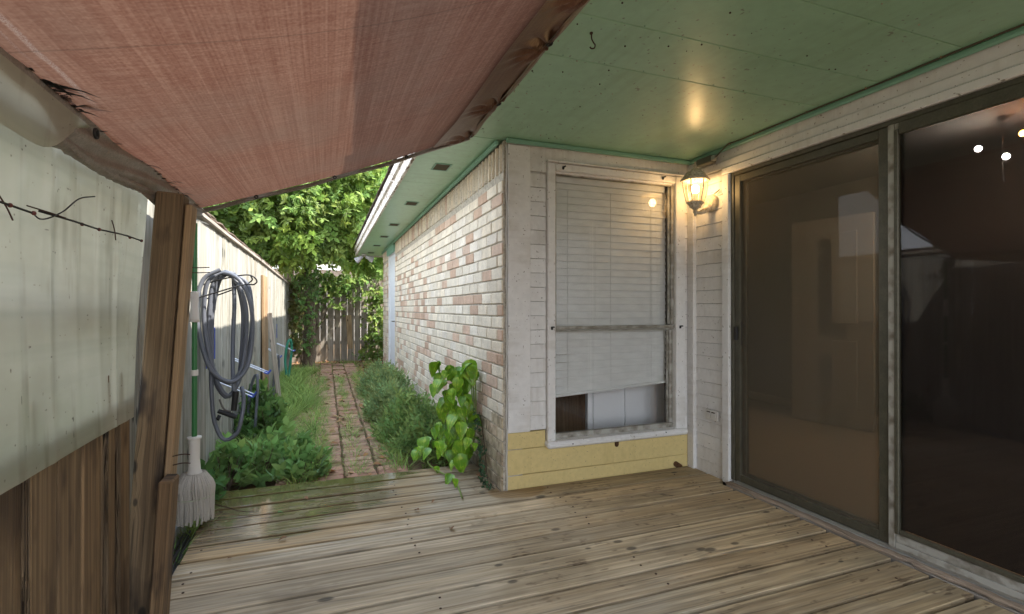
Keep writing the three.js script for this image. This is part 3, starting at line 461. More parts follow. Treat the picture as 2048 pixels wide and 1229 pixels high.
{ // outlet, junction box, cable, hook
  const o = thing('outlet_cover', 'weathered outdoor outlet cover on the siding beside sliding door', 'outlet', [2.53, 0.42, 2.775]);
  const mO = M({ color: lin(0.6, 0.58, 0.54), roughness: 0.6 });
  B(o, 'plate', 2.520, 2.532, 0.385, 0.455, 2.715, 2.835, mO, { b: 0.004 });
  for (const d of [2.752, 2.798]) { const l = put(o, 'flap', new THREE.CylinderGeometry(0.02, 0.021, 0.006, 16).rotateZ(Math.PI / 2), mO, W(2.516, 0.42, d)); put(l, 'hinge', new THREE.CylinderGeometry(0.004, 0.004, 0.026, 8).rotateX(Math.PI / 2), mRust, W(2.514, 0.441, d)); }
  const j = thing('junction_box', 'grey electrical junction box above the wall lantern', 'junction box', [2.49, 2.2, 2.8]);
  const mJ = M({ color: lin(0.13, 0.13, 0.11), roughness: 0.55, metalness: 0.5 });
  B(j, 'box', 2.462, 2.518, 2.166, 2.214, 2.72, 2.86, mJ, { b: 0.005 }); B(j, 'clamp', 2.465, 2.50, 2.172, 2.205, 2.69, 2.719, mAlu); put(j, 'screw', new THREE.CylinderGeometry(0.004, 0.004, 0.03, 7).rotateX(1.4), mAlu, W(2.47, 2.18, 2.685));
  const c = thing('electric_cable', 'brown electrical cable stapled along the ceiling edge above sliding door', 'cable', [2.48, 2.24, 1.5]);
  const pts = [[2.48, 2.19, 2.69], [2.475, 2.20, 2.66], [2.485, 2.23, 2.62], [2.48, 2.243, 2.58]]; for (let d = 2.5; d > -0.5; d -= 0.13) pts.push([2.478 + 0.006 * Math.sin(d * 9), 2.243 - 0.004 * Math.abs(Math.sin(d * 4.2)), d]);
  put(c, 'cord', tube(pts, 0.0042, 160, 7), M({ color: lin(0.07, 0.05, 0.03), roughness: 0.6 }));
  for (const d of [2.56, 2.36, 2.0, 1.68, 1.36, 1.0]) put(c, 'staple', new THREE.TorusGeometry(0.0075, 0.002, 6, 10, Math.PI).rotateX(Math.PI), M({ color: lin(0.35, 0.2, 0.1), roughness: 0.6 }), W(2.478, 2.246, d));
  const h = thing('ceiling_hook', 'small rusty hook screwed into the green ceiling near the tarp', 'hook', [0.98, 2.25, 1.73]);
  put(h, 'hook_wire', tube([[0.98, 2.25, 1.73], [0.982, 2.225, 1.73], [0.988, 2.212, 1.728], [0.994, 2.2, 1.725], [0.99, 2.188, 1.725], [0.978, 2.186, 1.728], [0.974, 2.192, 1.73]], 0.0028, 30, 7), mRust);
  put(h, 'base', new THREE.SphereGeometry(0.007, 8, 6), mRust, W(0.98, 2.248, 1.73));
  const nl = []; const q = rng(411); for (let i = 0; i < 75; i++) { const near = i < 45, x = near ? 0.87 + Math.pow(q(), 2) * 0.6 : 0.9 + q() * 1.5, d = near ? 1.4 + q() * 1.65 : 1.2 + q() * 1.7; nl.push({ p: W(x, CEIL - 0.0015, d), q: new THREE.Euler(q(), q() * 6, q()), s: 0.35 + q() * 0.7, c: q() > 0.5 ? lin(0.4, 0.38, 0.28) : lin(0.06, 0.045, 0.03) }); }
  for (const d of [0.97, 1.29, 1.63, 1.94]) for (let x = 0.95; x < 2.45; x += 0.2) nl.push({ p: W(x + gauss() * 0.02, CEIL - 0.001, d + (q() > 0.5 ? 0.014 : -0.014)), q: new THREE.Euler(0, q() * 6, 0), s: 0.8, c: q() > 0.8 ? lin(0.12, 0.07, 0.04) : lin(0.26, 0.42, 0.31) });
  const cs = instanced(scene, 'ceiling_specks', new THREE.IcosahedronGeometry(0.004, 1), M({ color: 0xffffff, roughness: 0.9 }), nl);
  cs.userData.label = 'nail heads and dirt specks scattered over the green ceiling'; cs.userData.category = 'specks';
  const fl = thing('flood_light', 'twin white flood light under the far corner of the eave', 'flood light', [0.72, 2.2, 10.3]);
  put(fl, 'base', new THREE.CylinderGeometry(0.05, 0.05, 0.03, 16), M({ color: lin(0.7, 0.7, 0.72), roughness: 0.5 }), W(0.72, 2.225, 10.3));
  for (const s of [-1, 1]) { const hd = put(fl, 'lamp_head', lathe([[0, 0], [0.03, 0.005], [0.035, 0.05], [0.06, 0.12], [0.064, 0.15], [0.055, 0.15], [0.0, 0.12]], 16), M({ color: lin(0.55, 0.55, 0.6), roughness: 0.5 }), W(0.72 + s * 0.03, 2.19, 10.3), [0.6, 0, s > 0 ? -2.0 : 2.3]); put(hd, 'lens', new THREE.CircleGeometry(0.055, 16), mGlass, W(0.72 + s * 0.15, 2.13, 10.28), [0, s * 1.2, 0]); }
}

// ------------------------------------------------------------------ tarpaulin
const tarpY = (x, d) => { const t = (x + 0.62) / 1.46; return 0.006 * Math.sin(d * 3.1 + 1) * Math.sin(Math.PI * clamp(t)) - 0.005 * Math.exp(-Math.pow((d - 1.315) / 0.05, 2)) + lerp(1.685, 2.232, t) - 0.07 * (1 - 0.75 * sm(1.9, 3.0, d)) * Math.sin(Math.PI * clamp(t)) * (0.75 + 0.1 * Math.sin(d * 2.1)) + 0.003 * Math.sin(d * 7 + x * 3); };
{
  const TW = 2.35, TH = 1.5; // the cloth from 0.75 m to 3.1 m away, fence edge to eave edge
  const tf = maps(2048, 1300, TW, TH, (u, v) => {
    const d = 0.75 + u * TW, x = -0.62 + v * 1.46, st = fb(u, v, 4, 300, 3, 421), st2 = fb(u, v, 4, 26, 4, 423), cr = fb(u, v, 380, 9, 2, 427), fine = fb(u, v, 500, 300, 1, 425), a = fb(u, v, 7, 5, 4, 429), b = fb(u, v, 30, 20, 3, 433);
    let c = mix3([148, 100, 81], [180, 135, 112], clamp(0.5 + (st - 0.5) * 1.1 + (st2 - 0.5) * 0.6 + (cr - 0.5) * 0.6 + (fine - 0.5) * 0.6)); c = mix3(c, [156, 130, 112], clamp((a - 0.45) * 2.4) * 0.45);
    const worn = (x0, w, d0, d1) => (1 - sm(w * 0.4, w, Math.abs(x - x0 - 0.012 * Math.sin(d * 2)))) * sm(d0, d0 + 0.1, d) * (1 - sm(d1 - 0.25, d1, d)) * clamp((h2(Math.floor(u * 2048), Math.floor(v * 1300), 435) - 0.25) * 1.6);
    c = mix3(c, [214, 196, 184], clamp(0.8 * worn(-0.568, 0.008, 0.7, 1.72) + 0.45 * worn(-0.592, 0.004, 0.7, 1.5)));
    const crease = Math.exp(-Math.pow((d - 1.315 - 0.012 * Math.sin(x * 3)) / 0.003, 2)) + 0.7 * Math.exp(-Math.pow((d - 2.28 - 0.02 * x) / 0.003, 2)); c = c.map((k) => k * (1 - 0.14 * crease));
    return { c, h: 0.35 * fine + 0.3 * st + 0.3 * cr + 0.4 * crease };
  }, { wrap: THREE.MirroredRepeatWrapping });
  const mT = M({ ...tf, bumpScale: 0.0012, roughness: 1, transmission: 0.3, thickness: 0, specularIntensity: 0.3, color: lin(0.40, 0.40, 0.39) });
  const mHem = M({ ...maps(256, 256, 0.4, 0.4, (u, v) => { const a = fb(u, v, 8, 8, 4, 431), w = fb(u, v, 100, 100, 1, 433); return { c: mix3([146, 139, 128], [116, 106, 94], a).map((x) => x * (0.9 + 0.2 * w)), h: w }; }), bumpScale: 0.0006, roughness: 0.55 });
  const mFold = M({ ...tf, bumpScale: 0.0012, roughness: 0.4, color: lin(0.42, 0.41, 0.38), specularIntensity: 0.8 });
  const tp = thing('tarpaulin', 'red brown woven tarpaulin stretched from fence top to porch eave', 'tarp', [0.1, 1.9, 1.5]);
  const dEnd = (x) => lerp(3.02, 2.95, (x + 0.62) / 1.46) + 0.035 * Math.sin(Math.PI * clamp((x + 0.62) / 1.46));
  put(tp, 'cloth', sheet(120, 70, (u, v) => { const x = lerp(-0.62, 0.84, v), d = lerp(-0.5, dEnd(x), u); return [x, tarpY(x, d), d]; }, 3.5, 1.5, -1.25), mT);
  // folded margin beneath the right edge with puckers at the eyelets
  const ey = [1.42, 1.80, 2.42, 2.93];
  const pucker = (x, d) => { let h = 0; for (const e of ey) { const dx = 0.83 - x, dd = d - e, r = Math.hypot(dx, dd), an = Math.atan2(dd, dx); if (r < 0.24) h += 0.017 * Math.sin(an * 11 + e * 5) * Math.exp(-Math.pow((r - 0.07) / 0.07, 2)); } return h; };
  put(tp, 'folded_margin', sheet(260, 30, (u, v) => { const d = lerp(-0.5, 2.99, u), xl = 0.645 + 0.012 * Math.sin(d * 2.3) - 0.05 * sm(2.5, 3.0, d), x = lerp(xl, 0.842, v); return [x, tarpY(x, d) - 0.009 + 0.003 * Math.sin(d * 16 + x * 20) * v * (1 - v) + pucker(x, d) - 0.004, Math.min(d, dEnd(x) - 0.004)]; }, 4.1, 0.2), mFold);
  put(tp, 'edge_hem', sheet(200, 3, (u, v) => { const d = lerp(-0.5, 2.96, u), x = lerp(0.812, 0.86, v); return [x + 0.003 * Math.sin(d * 9), Math.min(2.243, tarpY(Math.min(x, 0.84), d) - 0.019 + 0.02 * v + 0.002 * Math.sin(d * 21)), d]; }, 4.1, 0.05), mHem);
  put(tp, 'front_hem', sheet(80, 4, (u, v) => { const x = lerp(-0.62, 0.83, u), a = v * Math.PI * 1.3; return [x, tarpY(x, 3) + 0.012 * Math.cos(a) - 0.014 + 0.003 * Math.sin(x * 14), dEnd(x) + 0.012 * Math.sin(a) + 0.002]; }, 1.5, 0.05), mHem);
  for (const d of ey) put(tp, 'eyelet', new THREE.TorusGeometry(0.011, 0.0042, 8, 16).rotateX(Math.PI / 2 - 0.2), mBlack, W(0.832, 2.212, d), [0, 0, 0.3]);
  for (const x of [-0.35, 0.05, 0.45]) put(tp, 'eyelet', new THREE.TorusGeometry(0.008, 0.003, 8, 14), mBlack, W(x, tarpY(x, 3) - 0.012, dEnd(x) - 0.012));
  // grey hem band hanging down the fence side, gathered towards the corner
  put(tp, 'fence_side_hem', sheet(220, 14, (u, v) => { const d = lerp(-0.5, 3.03, u), g = sm(1.3, 1.75, d), wdt = lerp(0.07, 0.135, g) * (1 - 0.35 * sm(2.5, 3.0, d)), wr = g * 0.012 * Math.sin(v * 8 + d * 5) * Math.sin(d * 7 + v * 6); return [-0.612 + 0.010 * Math.sin(v * 3.1) + wr, tarpY(-0.62, d) + 0.016 - v * wdt - 0.004 * Math.sin(d * 11) * v + 0.02 * sm(2.7, 3.03, d) * v, d - v * 0.12 * g * (1 - sm(2.3, 3.0, d))]; }, 4.1, 0.14), mHem);
  put(tp, 'rolled_fold', (() => { const g = taper(Array.from({ length: 12 }, (_, i) => { const d = 0.9 + i * 0.155; return [-0.622 + 0.004 * Math.sin(i * 1.7), tarpY(-0.62, d) - 0.10 - 0.02 * Math.sin(i / 11 * Math.PI) + 0.03 * i / 11, d]; }), 0.021, 0.012, 60, 10); const p = g.attributes.position; for (let i = 0; i < p.count; i++) p.setX(i, p.getX(i) * 1 + 0.004 * Math.sin(i * 0.9)); g.computeVertexNormals(); return g; })(), mHem);
  for (const d of [1.72, 2.55]) put(tp, 'eyelet', new THREE.TorusGeometry(0.012, 0.004, 8, 16).rotateY(Math.PI / 2), mBlack, W(-0.602, tarpY(-0.62, d) - 0.028, d));
  // frayed dark strips of old cloth poking out above the hem
  const fr = [], q = rng(441); for (let i = 0; i < 46; i++) { const d = i < 20 ? 1.42 + q() * 0.2 : 1.3 + q() * 1.6, L = 0.012 + 0.035 * q() * (i < 20 ? 1.4 : 0.8); const g = leafGeo(L * 1.8, 0.006 + 0.008 * q(), 3, (t) => 1 - t * 0.95, 0.2, 0.3); g.rotateX(-1.3 + q() * 0.4); g.rotateY(-0.6 + (q() - 0.3) * 1.6); g.translate(-0.606, tarpY(-0.62, d) - 0.006, -d); fr.push(g); }
  stuff(put(tp, 'frayed_strips', mergeGeometries(fr), mBlack));
}

// ------------------------------------------------------------------ fences on the left
{
  const nf = thing('plank_fence', 'brown stained plank fence beside the deck behind the plastic sheets', 'fence', [-0.68, -0.09, 1.2]);
  for (let k = 0; k < 27; k++) { const d0 = -1.6 + k * 0.1425; if (d0 > 2.15) break; B(nf, 'plank', -0.686 + rr(-0.002, 0.004), -0.668 + rr(-0.002, 0.004), -0.08, 0.86 + rr(-0.01, 0.01), d0 + rr(0.001, 0.003), Math.min(d0 + 0.1405 + rr(-0.004, 0.001), 2.2), mBrown[Math.floor(R() * 6)], { long: 1, rot: [rr(-0.004, 0.004), rr(-0.05, 0.05), 0] }); }
  for (const y of [0.25, 0.8, 1.18, 1.6]) B(nf, 'rail', -0.79, -0.75, y - 0.03, y + 0.03, -1.6, 2.2, mBrown[2]);
  for (const [dk, w] of [[2.06, 0.016], [1.96, 0.012], [1.5, 0.014]]) B(nf, 'batten', -0.668, -0.655, -0.07, 0.95, dk, dk + w, M({ ...newWood, color: lin(0.62, 0.58, 0.52) }), { long: 1, rot: [0, 0, rr(-0.004, 0.004)] });
  // leaning post by the deck corner
  const po = thing('fence_post', 'dark weathered leaning square post holding the tarp corner', 'post', [-0.66, -0.09, 2.25]);
  const pp = put(po, 'post_timber', cb(0.092, 1.70, 0.092, 0.006, 1), mPost, W(-0.612, 0.76, 2.285), [0, 0, -0.066]);
  put(pp, 'face_board', cb(0.024, 1.66, 0.085, 0.004, 1), M({ ...newWood, bumpScale: 0.003, color: lin(0.72, 0.68, 0.62) }), W(-0.551, 0.74, 2.296), [0, 0, -0.066]);
  const bk = thing('post_stub', 'short sawn timber stub standing at the deck corner', 'timber', [-0.58, -0.09, 2.2]);
  put(bk, 'stub_timber', cb(0.045, 0.64, 0.10, 0.006, 1), M({ ...postWood, bumpScale: 0.005, roughness: 0.95, color: lin(1.0, 0.92, 0.85) }), W(-0.563, 0.215, 2.19), [0, 0, -0.06]);
  for (const [y, d] of [[0.60, 2.24], [0.565, 2.245]]) put(po, 'bent_nail', tube([[-0.545, y, d], [-0.51, y + 0.006, d - 0.005], [-0.487, y + 0.001, d]], 0.0022, 10, 6), mRust);
  for (const [y, d] of [[1.33, 2.33], [1.31, 2.335]]) put(po, 'bent_nail', tube([[-0.53, y, d], [-0.49, y - 0.002, d], [-0.44, y + 0.001, d]], 0.002, 10, 6), mRust);
  // far fence: bleached planks
  const ff = thing('plank_fence', 'long bleached plank fence with shaggy top rail and coiled hose hanging on it', 'fence', [-0.73, -0.09, 7]);
  let d = 2.36, k = 0; while (d < 12.45) { const w = 0.138 + rr(-0.004, 0.003), top = lerp(1.74, 1.66, (d - 2.3) / 10) + rr(-0.006, 0.01); B(ff, 'plank', -0.748 + rr(-0.003, 0.003), -0.73 + rr(-0.003, 0.003), -0.085, top, d, d + w, mPale[k++ % 6 === 0 ? 1 : Math.floor(R() * 6)], { long: 1, rot: [rr(-0.004, 0.004), rr(-0.02, 0.02), 0] }); d += w + rr(0.001, 0.004); }
  for (const y of [0.3, 1.45]) B(ff, 'rail', -0.795, -0.755, y - 0.045, y + 0.045, 2.4, 12.4, mGrey[1]);
  const railPts = (x, y, w) => { let p = []; for (let i = 0; i <= 16; i++) { const dd = 2.5 + i * 0.62; p.push([x + 0.008 * Math.sin(i * 1.9), y - 0.008 * i / 2 + w * Math.sin(i * 1.3), dd]); } return p; };
  for (const [x, y, w, m] of [[-0.722, 1.752, 0.006, mGrey[0]], [-0.745, 1.785, 0.01, mGrey[3]]]) { const c = curve(railPts(x, y, w)); for (let i = 0; i < 5; i++) { const a = c.getPointAt(i / 5), b = c.getPointAt((i + 1) / 5 - 0.002), L = a.distanceTo(b), mid = a.clone().add(b).multiplyScalar(0.5); const me = put(ff, 'top_rail', cb(0.04, 0.032, L, 0.006, 2), m, mid); me.lookAt(b); } }
  { // ragged lumpy edge of vine stems and debris lying along the top
    const ps = [], q = rng(451); for (let v = 0; v < 5; v++) ps.push(tube(Array.from({ length: 40 }, (_, i) => [-0.712 - 0.03 * q(), 1.768 - i * 0.0018 + 0.028 * q(), 2.7 + i * 0.245]), 0.006 + 0.004 * q(), 140, 5)); stuff(put(ff, 'dry_stems', mergeGeometries(ps), M({ color: lin(0.12, 0.085, 0.06), roughness: 1 })));
  }
  // back fence
  const bf = thing('plank_fence', 'grey weathered fence across the end of the side yard', 'fence', [0.5, 0, 12.5]);
  let x = -0.73; while (x < 4.5) { const w = 0.146 + rr(-0.006, 0.004); B(bf, 'plank', x, x + w, -0.085, 1.86 + rr(-0.02, 0.02), 12.5, 12.52, mGrey[Math.floor(R() * 5)], { long: 1, rot: [0, rr(-0.02, 0.02), rr(-0.004, 0.004)] }); x += w + rr(0.004, 0.012); }
  for (const y of [0.35, 0.95, 1.6]) B(bf, 'rail', -0.73, 4.5, y - 0.04, y + 0.04, 12.53, 12.57, mGrey[2]);
  B(bf, 'patch_board', 0.48, 0.60, 0.2, 1.0, 12.475, 12.497, mNew, { long: 1, rot: [0, 0, 0.05] });
  const bo = thing('loose_board', 'new tan upright board against the far bleached fence', 'board', [-0.7, -0.09, 6.9]);
  put(bo, 'board_timber', cb(0.03, 1.66, 0.42, 0.004, 1), M({ ...newWood, bumpScale: 0.003, color: lin(0.8, 0.74, 0.68) }), W(-0.705, 0.74, 6.95), [0.0, 0, 0.012]);
  const sk = thing('wooden_stake', 'thin grey wooden stake leaning on the far fence beside the tan board', 'stake', [-0.5, -0.09, 6.6]);
  put(sk, 'stake_timber', cb(0.055, 1.22, 0.03, 0.004, 1), mGrey[0], W(-0.59, 0.50, 6.9), [0.02, 0, 0.10]);
}
{ // plastic sheets on the near fence
  const pt = maps(1024, 1024, 1.6, 0.9, (u, v) => { const a = fb(u, v, 7, 2, 4, 461), b = fb(u, v, 40, 3, 3, 463), s = fb(u, v, 5, 5, 5, 467), sp = fb(u, v, 110, 70, 2, 469), hz = fb(u, v, 2, 26, 3, 471); let c = mix3([208, 205, 186], [184, 180, 158], clamp((s - 0.42) * 2)); c = mix3(c, [122, 116, 96], clamp((b - 0.6) * 4) * 0.35 * clamp(s * 2 - 0.4)); c = mix3(c, [176, 178, 160], clamp((hz - 0.5) * 2) * 0.5); if (sp > 0.86) c = mix3(c, [70, 60, 50], (sp - 0.86) * 6); return { c: c.map((x) => x * (0.95 + 0.1 * a)), h: 0.5 + 0.3 * (a - 0.5) }; });
  const mP = M({ ...pt, bumpScale: 0.002, roughness: 1, transmission: 0.3, thickness: 0, specularIntensity: 0.2, color: lin(0.76, 0.77, 0.75), clearcoat: 1, clearcoatRoughness: 0.16 });
  const rib = (d) => { const f = ((d / 0.152) % 1 + 1) % 1; return 0.005 * Math.exp(-Math.pow((f - 0.5) / 0.12, 2)) * (0.6 + 0.4 * Math.sin(d * 13)) + 0.005 * Math.sin(d * 6); };
  const ps = thing('plastic_sheet', 'large milky ribbed plastic sheet covering upper part of the brown fence', 'plastic sheet', [-0.65, 0.77, 1.2]);
  put(ps, 'sheet', sheet(260, 24, (u, v) => { const d = lerp(-1.4, 2.30, u); return [-0.648 + rib(d) * (0.6 + 0.4 * v) + 0.006 * Math.sin(v * 4 + d * 1.5) - 0.004 * v, lerp(0.772, 1.62, v)  + (d > 2.1 ? -0.02 * (d - 2.1) * v * 4 : 0), d - (1 - v) * 0.13 * sm(1.9, 2.3, d)]; }, 3.7, 0.85), mP);
  const fp = thing('plastic_flap', 'pale rounded plastic sheet corner hanging over the tarp edge', 'plastic sheet', [-0.6, 1.55, 1.2]);
  put(fp, 'flap_sheet', sheet(80, 14, (u, v) => { const d = lerp(-1.0, 1.66, u), b = 1.525 + 0.125 * Math.pow(sm(1.36, 1.67, d), 1.6), t = 1.655 - 0.004 * (1.66 - d); return [-0.598 + 0.012 * Math.sin(d * 2.2) + 0.01 * v, lerp(b, Math.max(t, b + 0.002), v), d]; }, 2.7, 0.13), mP);
  // rusty wire strips with nails
  const mk = (label, pts, extra) => { const w = thing('wire_strip', label, 'wire', pts[0]); put(w, 'strand', tube(pts, 0.0026, 20, 6), mBlack); extra(w); return w; };
  const nail = (w, a, b) => put(w, 'nail', tube([a, [(a[0] + b[0]) / 2 + 0.002, (a[1] + b[1]) / 2, (a[2] + b[2]) / 2], b], 0.0017, 6, 5), mRust);
  const head = (w, p) => put(w, 'nail_head', new THREE.SphereGeometry(0.005, 8, 6), M({ color: lin(0.12, 0.03, 0.025), roughness: 0.6 }), W(...p));
  mk('black wire strip on the plastic sheet with a long curled end', [[-0.625, 1.383, 1.2], [-0.61, 1.378, 1.3], [-0.605, 1.375, 1.4]], (w) => { head(w, [-0.603, 1.375, 1.403]); head(w, [-0.608, 1.377, 1.325]); nail(w, [-0.62, 1.40, 1.305], [-0.6, 1.345, 1.318]); put(w, 'curl', tube([[-0.605, 1.375, 1.4], [-0.62, 1.373, 1.48], [-0.615, 1.405, 1.56], [-0.61, 1.455, 1.64], [-0.605, 1.478, 1.72]], 0.0018, 30, 5), mBlack); });
  mk('black wire strip with three nails in the middle of the plastic sheet', [[-0.635, 1.395, 1.5], [-0.61, 1.39, 1.6], [-0.6, 1.388, 1.73]], (w) => { head(w, [-0.6, 1.388, 1.735]); head(w, [-0.608, 1.389, 1.65]); nail(w, [-0.64, 1.40, 1.46], [-0.612, 1.392, 1.57]); });
  mk('black wire strip nearest the post on the plastic sheet', [[-0.635, 1.402, 1.85], [-0.61, 1.402, 1.95], [-0.6, 1.40, 2.08]], (w) => { head(w, [-0.6, 1.4, 2.083]); head(w, [-0.608, 1.4, 2.0]); nail(w, [-0.625, 1.44, 1.9], [-0.605, 1.375, 1.87]); });
}
{ // mop
  const mp = thing('string_mop', 'white string mop with green handle hanging head down beside post', 'mop', [-0.66, 0.03, 3.1]);
  const X = -0.655, D = 3.1, mW = M({ color: lin(0.62, 0.58, 0.52), roughness: 0.7 });
  put(mp, 'handle', new THREE.CylinderGeometry(0.0125, 0.0125, 1.2, 14), M({ color: lin(0.03, 0.16, 0.045), roughness: 0.35 }), W(X, 1.02, D));
  put(mp, 'grip', lathe([[0.013, 1.09], [0.026, 1.092], [0.023, 1.11], [0.019, 1.17], [0.02, 1.235], [0.023, 1.252], [0.013, 1.255]], 16), mW, W(X, 0, D));
  put(mp, 'collar', new THREE.CylinderGeometry(0.018, 0.018, 0.03, 14), mW, W(X, 0.82, D));
  put(mp, 'socket', lathe([[0.013, 0.48], [0.034, 0.478], [0.034, 0.468], [0.027, 0.462], [0.026, 0.36], [0.03, 0.30], [0.05, 0.265], [0.045, 0.25], [0, 0.25]], 20), mW, W(X, 0, D));
  const st = [], q = rng(481); for (let i = 0; i < 330; i++) { const a = q() * 6.283, k = Math.sqrt(q()), r0 = 0.026 + 0.026 * k, r1 = 0.04 + 0.045 * k + 0.008 * q(), L = 0.19 + 0.07 * q(); st.push(tube([[X + r0 * Math.cos(a), 0.285, D + r0 * Math.sin(a)], [X + r1 * Math.cos(a) * 1.02, 0.22, D + r1 * Math.sin(a)], [X + (r1 + 0.006 * (q() - 0.5)) * Math.cos(a + 0.1), 0.14, D + r1 * Math.sin(a + 0.1)], [X + r1 * 0.98 * Math.cos(a + 0.15 * q()), 0.285 - L, D + r1 * Math.sin(a + 0.15 * q())]], 0.0038 + 0.0012 * q(), 9, 5)); }
  stuff(put(mp, 'yarn_strands', mergeGeometries(st), M({ ...maps(128, 128, 0.05, 0.05, (u, v) => { const a = fb(u, v, 20, 8, 3, 483); return { c: [206, 198, 186].map((x) => x * (0.78 + 0.35 * a)), h: a }; }), bumpScale: 0.002, roughness: 1 })));
  for (const y of [0.215, 0.165]) put(mp, 'stitched_band', new THREE.TorusGeometry(0.092 - (y > 0.2 ? 0.008 : 0), 0.003, 6, 40).rotateX(Math.PI / 2), M({ color: lin(0.46, 0.48, 0.34), roughness: 1 }), W(X, y, D));
  const hb = thing('wall_clamp', 'grey metal hanger clamp at the fence top holding the mop', 'clamp', [-0.69, 1.62, 3.1]);
  put(hb, 'bracket', mergeGeometries([sheet(10, 4, (u, v) => [-0.72 + u * 0.14, 1.665 - 0.02 * Math.sin(u * 3) + 0.02 * v, 3.05 + v * 0.09]), sheet(10, 4, (u, v) => [-0.72 + u * 0.13, 1.628 + 0.012 * Math.sin(u * 4), 3.05 + v * 0.08])]), M({ color: lin(0.3, 0.31, 0.34), metalness: 0.8, roughness: 0.4 }));
}
{ // hose on its hanger
  const mH = M({ ...maps(128, 128, 0.2, 0.05, (u, v) => { const a = fb(u, v, 6, 4, 4, 491); return { c: [92, 96, 104].map((x) => x * (0.85 + 0.3 * a)), h: a }; }), bumpScale: 0.0005, roughness: 0.38 });
  const hg = thing('hose_hanger', 'black wire hose hanger sticking out of the fence', 'hanger', [-0.72, 1.3, 3.6]);
  put(hg, 'wire_frame', mergeGeometries([tube([[-0.728, 1.30, 3.53], [-0.60, 1.345, 3.53], [-0.44, 1.372, 3.53], [-0.405, 1.335, 3.54], [-0.425, 1.315, 3.55]], 0.0045, 30, 7), tube([[-0.728, 1.22, 3.68], [-0.60, 1.27, 3.68], [-0.46, 1.34, 3.68], [-0.44, 1.372, 3.53]], 0.0045, 30, 7), tube([[-0.728, 1.22, 3.45], [-0.62, 1.26, 3.46], [-0.47, 1.31, 3.47], [-0.425, 1.315, 3.55]], 0.0045, 30, 7)]), mBlack);
  const hs = thing('garden_hose', 'grey garden hose coiled in loose loops over the black wire hanger', 'hose', [-0.58, 0.34, 3.55]);
  const pts = []; const loop = (cx, w, top, bot, dd, sk, a0 = 90, n = 10) => { for (let i = 0; i < n; i++) { const a = (a0 + i * 360 / n) * Math.PI / 180, s = Math.sin(a), yy = s > 0 ? lerp((top + bot) / 2, top, Math.pow(s, 0.75)) : lerp((top + bot) / 2, bot, Math.pow(-s, 0.85)); pts.push([cx + w * Math.cos(a) * (s > 0.2 ? 1.0 : 0.9) + sk * s, yy, dd + 0.03 * Math.cos(a) + i * 0.002]); } };
  loop(-0.572, 0.148, 1.40, 0.712, 3.49, -0.03); loop(-0.58, 0.115, 1.385, 0.70, 3.53, -0.02); loop(-0.578, 0.10, 1.395, 0.615, 3.57, -0.01); loop(-0.585, 0.09, 1.38, 0.60, 3.60, 0.0); loop(-0.57, 0.125, 1.39, 0.69, 3.62, 0.015); for (let i = 0; i < pts.length; i++) { pts[i][0] += gauss() * 0.006; pts[i][2] += gauss() * 0.012; }
  
  pts.push([-0.60, 1.38, 3.62], [-0.655, 1.2, 3.6], [-0.66, 0.9, 3.56], [-0.655, 0.65, 3.53], [-0.63, 0.44, 3.52], [-0.58, 0.35, 3.52], [-0.52, 0.38, 3.52], [-0.487, 0.50, 3.53], [-0.483, 0.60, 3.56], [-0.50, 0.66, 3.6]);
  put(hs, 'tubing', new THREE.TubeGeometry(curve(pts), 460, 0.0125, 10), mH);
  const hs2 = []; hs2.push([-0.55, 1.37, 3.62], [-0.545, 1.2, 3.62], [-0.55, 0.95, 3.6], [-0.545, 0.75, 3.57], [-0.535, 0.64, 3.55]); put(hs, 'tubing_end', new THREE.TubeGeometry(curve(hs2), 60, 0.0125, 10), mH);
  const nz = put(hs, 'spray_nozzle', mergeGeometries([new THREE.CylinderGeometry(0.019, 0.016, 0.12, 14).rotateZ(-0.1).translate(-0.53, 0.585, -3.54), new THREE.CylinderGeometry(0.013, 0.017, 0.11, 14).rotateZ(1.15).translate(-0.57, 0.507, -3.535), new THREE.CylinderGeometry(0.017, 0.017, 0.02, 14).rotateZ(1.15).translate(-0.618, 0.487, -3.535)]), mBlack);
  put(nz, 'trigger', tube([[-0.55, 0.52, 3.535], [-0.585, 0.535, 3.535], [-0.605, 0.575, 3.535], [-0.613, 0.60, 3.535]], 0.006, 12, 7), M({ color: lin(0.1, 0.09, 0.08), roughness: 0.5 }));
  // plastic coated tool hooks with blue ends
  const blue = M({ color: lin(0.05, 0.09, 0.42), roughness: 0.45 }), steel = M({ color: lin(0.55, 0.57, 0.62), metalness: 0.5, roughness: 0.4 });
  const where = ['nearest the garden hose', 'below the garden hose', 'beside the tan board', 'beyond the tan board', 'farthest along the fence'];
  [[3.75, 0.80, -0.49, 0.86], [4.0, 0.66, -0.485, 0.90], [4.7, 0.74, -0.455, 0.95], [7.3, 0.64, -0.56, 0.8], [8.8, 0.60, -0.47, 0.78]].forEach(([d, y, x1, yt], i) => {
    const t = thing('tool_hook', `wire tool hook with blue tips on bleached fence, ${where[i]}`, 'hook', [-0.72, y, d], 'tool hooks along the fence');
    put(t, 'back_strip', cb(0.006, 0.22, 0.016, 0.002, 1), blue, W(-0.724, yt + 0.02, d));
    for (const o of i === 0 ? [] : [0, 0.1]) { put(t, 'prong', tube([[-0.726, y, d + o], [(x1 - 0.72) / 2, y - 0.065, d + o], [x1, y - 0.13, d + o]], 0.0055, 8, 7), steel); put(t, 'tip', tube([[x1 - 0.03, y - 0.118, d + o], [x1, y - 0.13, d + o], [x1 + 0.012, y - 0.11, d + o]], 0.0075, 8, 7), blue); }
  });
  const lh = (name, label, pts, m, r) => { const t = thing(name, label, 'hose', pts[0]); put(t, 'tubing', tube(pts, r, 60, 9), m); };
